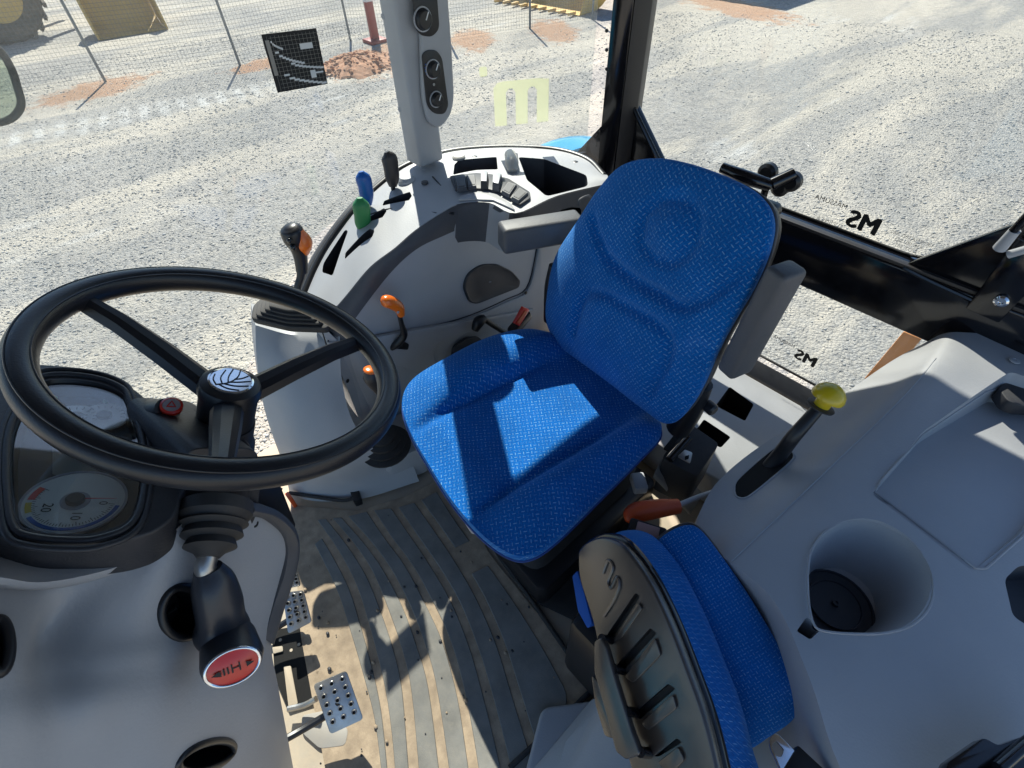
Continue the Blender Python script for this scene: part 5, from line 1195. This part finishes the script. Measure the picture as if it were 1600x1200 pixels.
# ============================================================ STEERING WHEEL AND COLUMN
WC = V((.582, -.043, .965)); WN = V((-.103, -.456, .884)).normalized(); WR = .1945; rr = .0158
wu = (PL(150, 470, WC, WN)-WC).normalized(); wv_ = WN.cross(wu)
sw2 = thing('steering_wheel', WC, 'black three spoke steering wheel with a chrome leaf emblem on its hub', 'steering wheel')
vs_ = []; fs_ = []; NS, NT = 120, 20
for i in range(NS):
    a = 2*math.pi*i/NS; d = wu*math.cos(a)+wv_*math.sin(a)
    for j in range(NT):
        b_ = 2*math.pi*j/NT; cb1, sb1 = math.cos(b_), math.sin(b_); k = 1-.07*max(0, math.cos(b_-math.pi*.5))**6
        vs_.append(WC+d*(WR+rr*cb1*k)+WN*(rr*1.08*sb1*k))
for i in range(NS):
    for j in range(NT): fs_.append((i*NT+j, i*NT+(j+1) % NT, ((i+1) % NS)*NT+(j+1) % NT, ((i+1) % NS)*NT+j))
fromdata('rim', vs_, fs_, M['wheel'], sw2, 180)
for s_ in (1, -1):   # mould ridge lines on the rim
    loop_tube('rim_ridge', [WC+(wu*math.cos(2*math.pi*k/120)+wv_*math.sin(2*math.pi*k/120))*(WR+s_*rr*.62)+WN*rr*.83 for k in range(120)], .0010, M['wheel'], sw2, 6)
HC = WC-WN*.052
for px, nm in (((150, 472), 0), ((560, 530), 1), ((345, 745), 2)):
    e = PL(*px, WC, WN); d = (e-WC).normalized(); s_ = WN.cross(d); e = WC+d*(WR-.004); st = HC+d*.030
    P1 = [st, st.lerp(e, .35)+WN*.004, st.lerp(e, .7)+WN*.004, e-WN*.002]; W4 = (.019, .017, .0135, .011); vs_ = []
    for p, w in zip(P1, W4): vs_ += [p-s_*w-WN*.010, p+s_*w-WN*.010, p+s_*w*.82+WN*.002, p+s_*w*.35+WN*.007, p-s_*w*.35+WN*.007, p-s_*w*.82+WN*.002]
    fs_ = [tuple(range(6)), tuple(range(18, 24))]
    for i in range(3):
        for j in range(6): fs_.append((i*6+j, i*6+(j+1) % 6, i*6+6+(j+1) % 6, i*6+6+j))
    fromdata('spoke', vs_, fs_, M['wheel'], sw2, 25)
dep = (HC-CAM).dot(CF); hr = 44/800*dep
hub = lathe('hub', [(hr*.95, -.050), (hr*.95, -.006), (hr*1.0, -.004), (hr*1.02, .006), (hr*.96, .013), (hr*.80, .0165), (.0002, .0165)], HC, WN, M['black'], sw2, 48)
er = hr*.72; EC = HC+WN*.0165
lathe('emblem_disc', [(er, 0), (er, .0018), (er*.92, .0026), (er*.9, .0018), (.0002, .0018)], EC, WN, M['chrome'], hub, 40)
eu = (PL(400, 600, EC, WN)-EC).normalized(); ev = WN.cross(eu)
ed = lathe('emblem_face', [(er*.88, .0017), (er*.88, .0022), (.0002, .0022)], EC, WN, mat('emblem grey blue', (.10, .16, .22), .3, .5), hub, 36)
def leaf(a0, l0, l1, w):   # one blade of the stylised leaf
    d = eu*math.cos(R(a0))+ev*math.sin(R(a0)); s = WN.cross(d); o_ = EC+WN*.0024
    prism('leaf_blade', [o_+d*l0, o_+d*(l0*.5+l1*.5)+s*w, o_+d*l1, o_+d*(l0*.45+l1*.55)-s*w*.6], WN*.0008, M['chrome'], ed)
M['vein'] = mat('emblem dark vein', (.02, .03, .05), .4)
ed.data.materials.clear(); ed.data.materials.append(M['chrome'])
def evp(a, b_): return EC+WN*.0024+(eu*a+ev*b_)*er
for pts in ([(-.62, -.5), (-.1, -.25), (.25, .25), (.35, .85)], [(-.35, -.38), (-.45, .1), (-.3, .72)], [(-.12, -.22), (-.12, .25), (.02, .86)], [(-.3, -.36), (.2, -.45), (.78, -.35)], [(-.1, -.2), (.35, -.12), (.85, .05)], [(.12, .05), (.45, .2), (.72, .45)], [(-.6, -.48), (-.75, -.1), (-.72, .3)], [(-.5, -.45), (-.1, -.7), (.4, -.75)]):
    tube('leaf_vein', [evp(*p) for p in pts], er*.035, M['vein'], ed, 6)
col_ = thing('steering_column', HC-WN*.2, 'black steering column housing below the wheel carrying the shuttle lever boot', 'steering column')
lathe('column_tube', [(hr*1.0, -.05), (hr*1.02, -.085), (hr*1.12, -.09), (hr*1.16, -.12), (hr*1.3, -.15), (hr*1.5, -.18), (hr*1.5, -.30)], HC, WN, M['dash'], col_, 40)
prism('column_housing', roundpoly([X(x, y, .500) for x, y in ((284, 735), (296, 700), (404, 700), (408, 760), (403, 805), (385, 838), (300, 838), (284, 800))], .02), (.16, .03, -.02), M['dash'], col_, .014, 0, 3)
# shuttle lever boot and knob
g0 = X(337, 806, .470); g1 = X(326, 870, .432); gax = (g1-g0).normalized(); gl_n = (g1-g0).length
lathe('lever_boot', [(.039, -.015), (.040, .0), (.034, .008), (.037, gl_n*.22), (.030, gl_n*.32), (.033, gl_n*.50), (.025, gl_n*.60), (.028, gl_n*.78), (.017, gl_n*.9), (.012, gl_n*1.02)], g0, gax, M['rubber'], col_, 32)
M['knob'] = mat('slate knob plastic', (.030, .033, .042), .34, grain=.3)
sv = thing('shuttle_lever', g1, 'dark grey shuttle lever knob with a red oval end cap bearing black arrows', 'lever')
tube('rod', [X(326, 864, .438), X(321, 885, .430), X(325, 900, .426)], [.011, .0115, .012], M['steel'], sv, 16)
kp = [X(325, 888, .430), X(333, 910, .422), X(341, 940, .413), X(345, 965, .407), X(347, 985, .402), X(350, 1000, .398)]
kr = [.015, .023, .026, .0265, .031, .024]
tube('knob', kp, kr, M['knob'], sv, 28, 6)
fcx = X(364, 1041, .345); fn2 = (CAM-fcx).normalized(); fn2 = (fn2+V((-.25, .25, -.45))).normalized()
fu = PL(405, 1025, fcx, fn2)-fcx; fl_ = fu.length; fu.normalize(); fv = fn2.cross(fu)
kv = 35/41*.92
def fel(a, s=1.0): return fcx+fu*(fl_*s*math.cos(a))+fv*(fl_*kv*s*math.sin(a))
back = kp[4]; el1 = [fel(2*math.pi*k/36, 1.12) for k in range(36)]; el2 = [fel(2*math.pi*k/36, 1.22)-fn2*.012 for k in range(36)]; el3 = [fel(2*math.pi*k/36, 1.12)-fn2*.03+(back-fcx)*.3 for k in range(36)]; el4 = [fel(2*math.pi*k/36, .7)-fn2*.045+(back-fcx)*.75 for k in range(36)]
vs_ = el1+el2+el3+el4; fs_ = [tuple(range(36)), tuple(range(108, 144))]
for i in range(3):
    for k in range(36): fs_.append((i*36+k, i*36+(k+1) % 36, (i+1)*36+(k+1) % 36, (i+1)*36+k))
kh = fromdata('knob_head', vs_, fs_, M['knob'], sv, 50)
loop_tube('chrome_ring', [fel(2*math.pi*k/40, 1.02)+fn2*.001 for k in range(40)], .002, M['chrome'], kh, 8)
vs_ = [fcx+fn2*.0045]+[fel(2*math.pi*k/36, .55)+fn2*.0037 for k in range(36)]+[fel(2*math.pi*k/36, .98)+fn2*.001 for k in range(36)]
fs_ = [(0, 1+k, 1+(k+1) % 36) for k in range(36)]+[(1+k, 37+k, 37+(k+1) % 36, 1+(k+1) % 36) for k in range(36)]
rcap = fromdata('red_cap', vs_, fs_, M['rust'] if False else M['red'], kh, 60)
text('symbol', '\u25c4', (fcx-fu*fl_*.55-fv*.001, fu, fv, fn2), .008, M['blackp'], rcap, .0052)
for s_ in (-1, 1):
    t0 = fcx+fn2*.0048+fu*(s_*fl_*.5); prism('arrow', [t0+fv*.0035, t0-fv*.0035, t0+fu*(s_*.008)], fn2*.0005, M['blackp'], rcap)
text('letter', 'H', (fcx+fu*.003, fu, fv, fn2), .016, M['blackp'], rcap, .0052, bold=.0006)
for k in range(2): t0 = fcx+fn2*.0048-fu*(.006+.004*k); prism('bar', [t0+fv*.004, t0-fv*.004, t0-fv*.004+fu*.0018, t0+fv*.004+fu*.0018], fn2*.0005, M['blackp'], rcap)

# ============================================================ PEDALS
def pedal(name_lab, q, zz, n3):
    pts = [Z(x, y, z_) for (x, y), z_ in zip(q, zz)]; c = sum(pts, V())/4; t = thing('pedal', c, name_lab, 'pedal', 'pedals below the steering column')
    nrm = (pts[1]-pts[0]).cross(pts[3]-pts[0]).normalized(); nrm = nrm if nrm.z > 0 else -nrm
    pl = prism('pad', roundpoly(pts, .008), -nrm*.004, M['steel'], t, .0012)
    proto = None
    for i in range(3):
        for j in range(5):
            u_, v_ = .18+.32*i, .12+.17*j; p = pts[0].lerp(pts[1], u_).lerp(pts[3].lerp(pts[2], u_), v_)
            if proto is None:
                r1 = lathe('grip_ring', [(.0062, 0), (.0050, .0028), (.0040, .0030), (.0034, .0010), (.0034, .0002)], V(), nrm, M['steel'], None, 14)
                h1 = lathe('grip_hole', [(.0036, .0), (.0036, .0009), (.0002, .0009)], V(), nrm, M['hole_shade'], None, 10)
                bpy.data.objects.remove(h1) if False else None; proto = (r1.data, h1.data); bpy.data.objects.remove(r1); bpy.data.objects.remove(h1)
            for nm_, md in zip(('grip_ring', 'grip_hole'), proto):
                o = bpy.data.objects.new(nm_, md); COL.objects.link(o); o.location = p+nrm*.0001; o.parent = pl; o.matrix_parent_inverse = world(pl).inverted()
    a = c-nrm*.004; tube('pedal_arm', [a, a+V((0, .02, -.02)), a+V((.02, .10, -.03)), a+V((.03, .2, .02))], .008, M['black'], t, 8)
    return t
pedal('steel brake pedal pad with punched grip rings, nearest the shroud trim', ((441, 926), (474, 922), (487, 972), (450, 991)), (.13, .13, .09, .09), 0)
pedal('steel brake pedal pad, the farther one mostly hidden by the shroud trim', ((440, 886), (462, 884), (470, 916), (446, 920)), (.14, .14, .115, .115), 0)
pedal('large steel clutch pedal pad with punched grip rings nearest the camera', ((489, 1070), (541, 1048), (568, 1124), (516, 1148)), (.15, .15, .09, .09), 0)
pw_ = thing('pedal_floor_shade', Z(470, 1040, .005), 'painted shadow sheet, dark opening in the floor behind the pedals', 'painted floor shadow')
prism('shade', [Z(x, y, .002) for x, y in ((425, 985), (488, 975), (512, 1060), (497, 1098), (452, 1112), (430, 1060))], (0, 0, .002), M['hole_shade'], pw_)  # black sheet painted as the shadow of pedals and shroud on the floor
for x, y in ((455, 1016), (467, 1007), (477, 1000), (486, 1024), (490, 1032), (493, 1042), (496, 1051), (438, 1000)): lathe('pale_dot', [(.004, 0), (.004, .0008), (.0002, .0008)], Z(x, y, .0042), (0, 0, 1), M['floor'], pw_, 10)  # floor-coloured bits left pale within the painted shadow
prism('bar', roundpoly([Z(x, y, .006) for x, y in ((426, 1012), (442, 1010), (443, 1018), (428, 1022))], .003), (0, 0, .004), M['floor'], pw_, .001)
prism('bar', roundpoly([Z(x, y, .006) for x, y in ((444, 1042), (455, 1041), (466, 1100), (452, 1108))], .003), (0, 0, .004), M['floor'], pw_, .001)
tube('pedal_link', [Z(450, 1108, .03), Z(475, 1102, .035), Z(494, 1092, .05)], .007, M['steel'], pw_, 8)
prism('cover_plate', roundpoly([Z(x, y, .003) for x, y in ((472, 1118), (510, 1110), (545, 1140), (540, 1165), (500, 1170), (472, 1145))], .01), (0, 0, .003), M['stain'], pw_, .001)
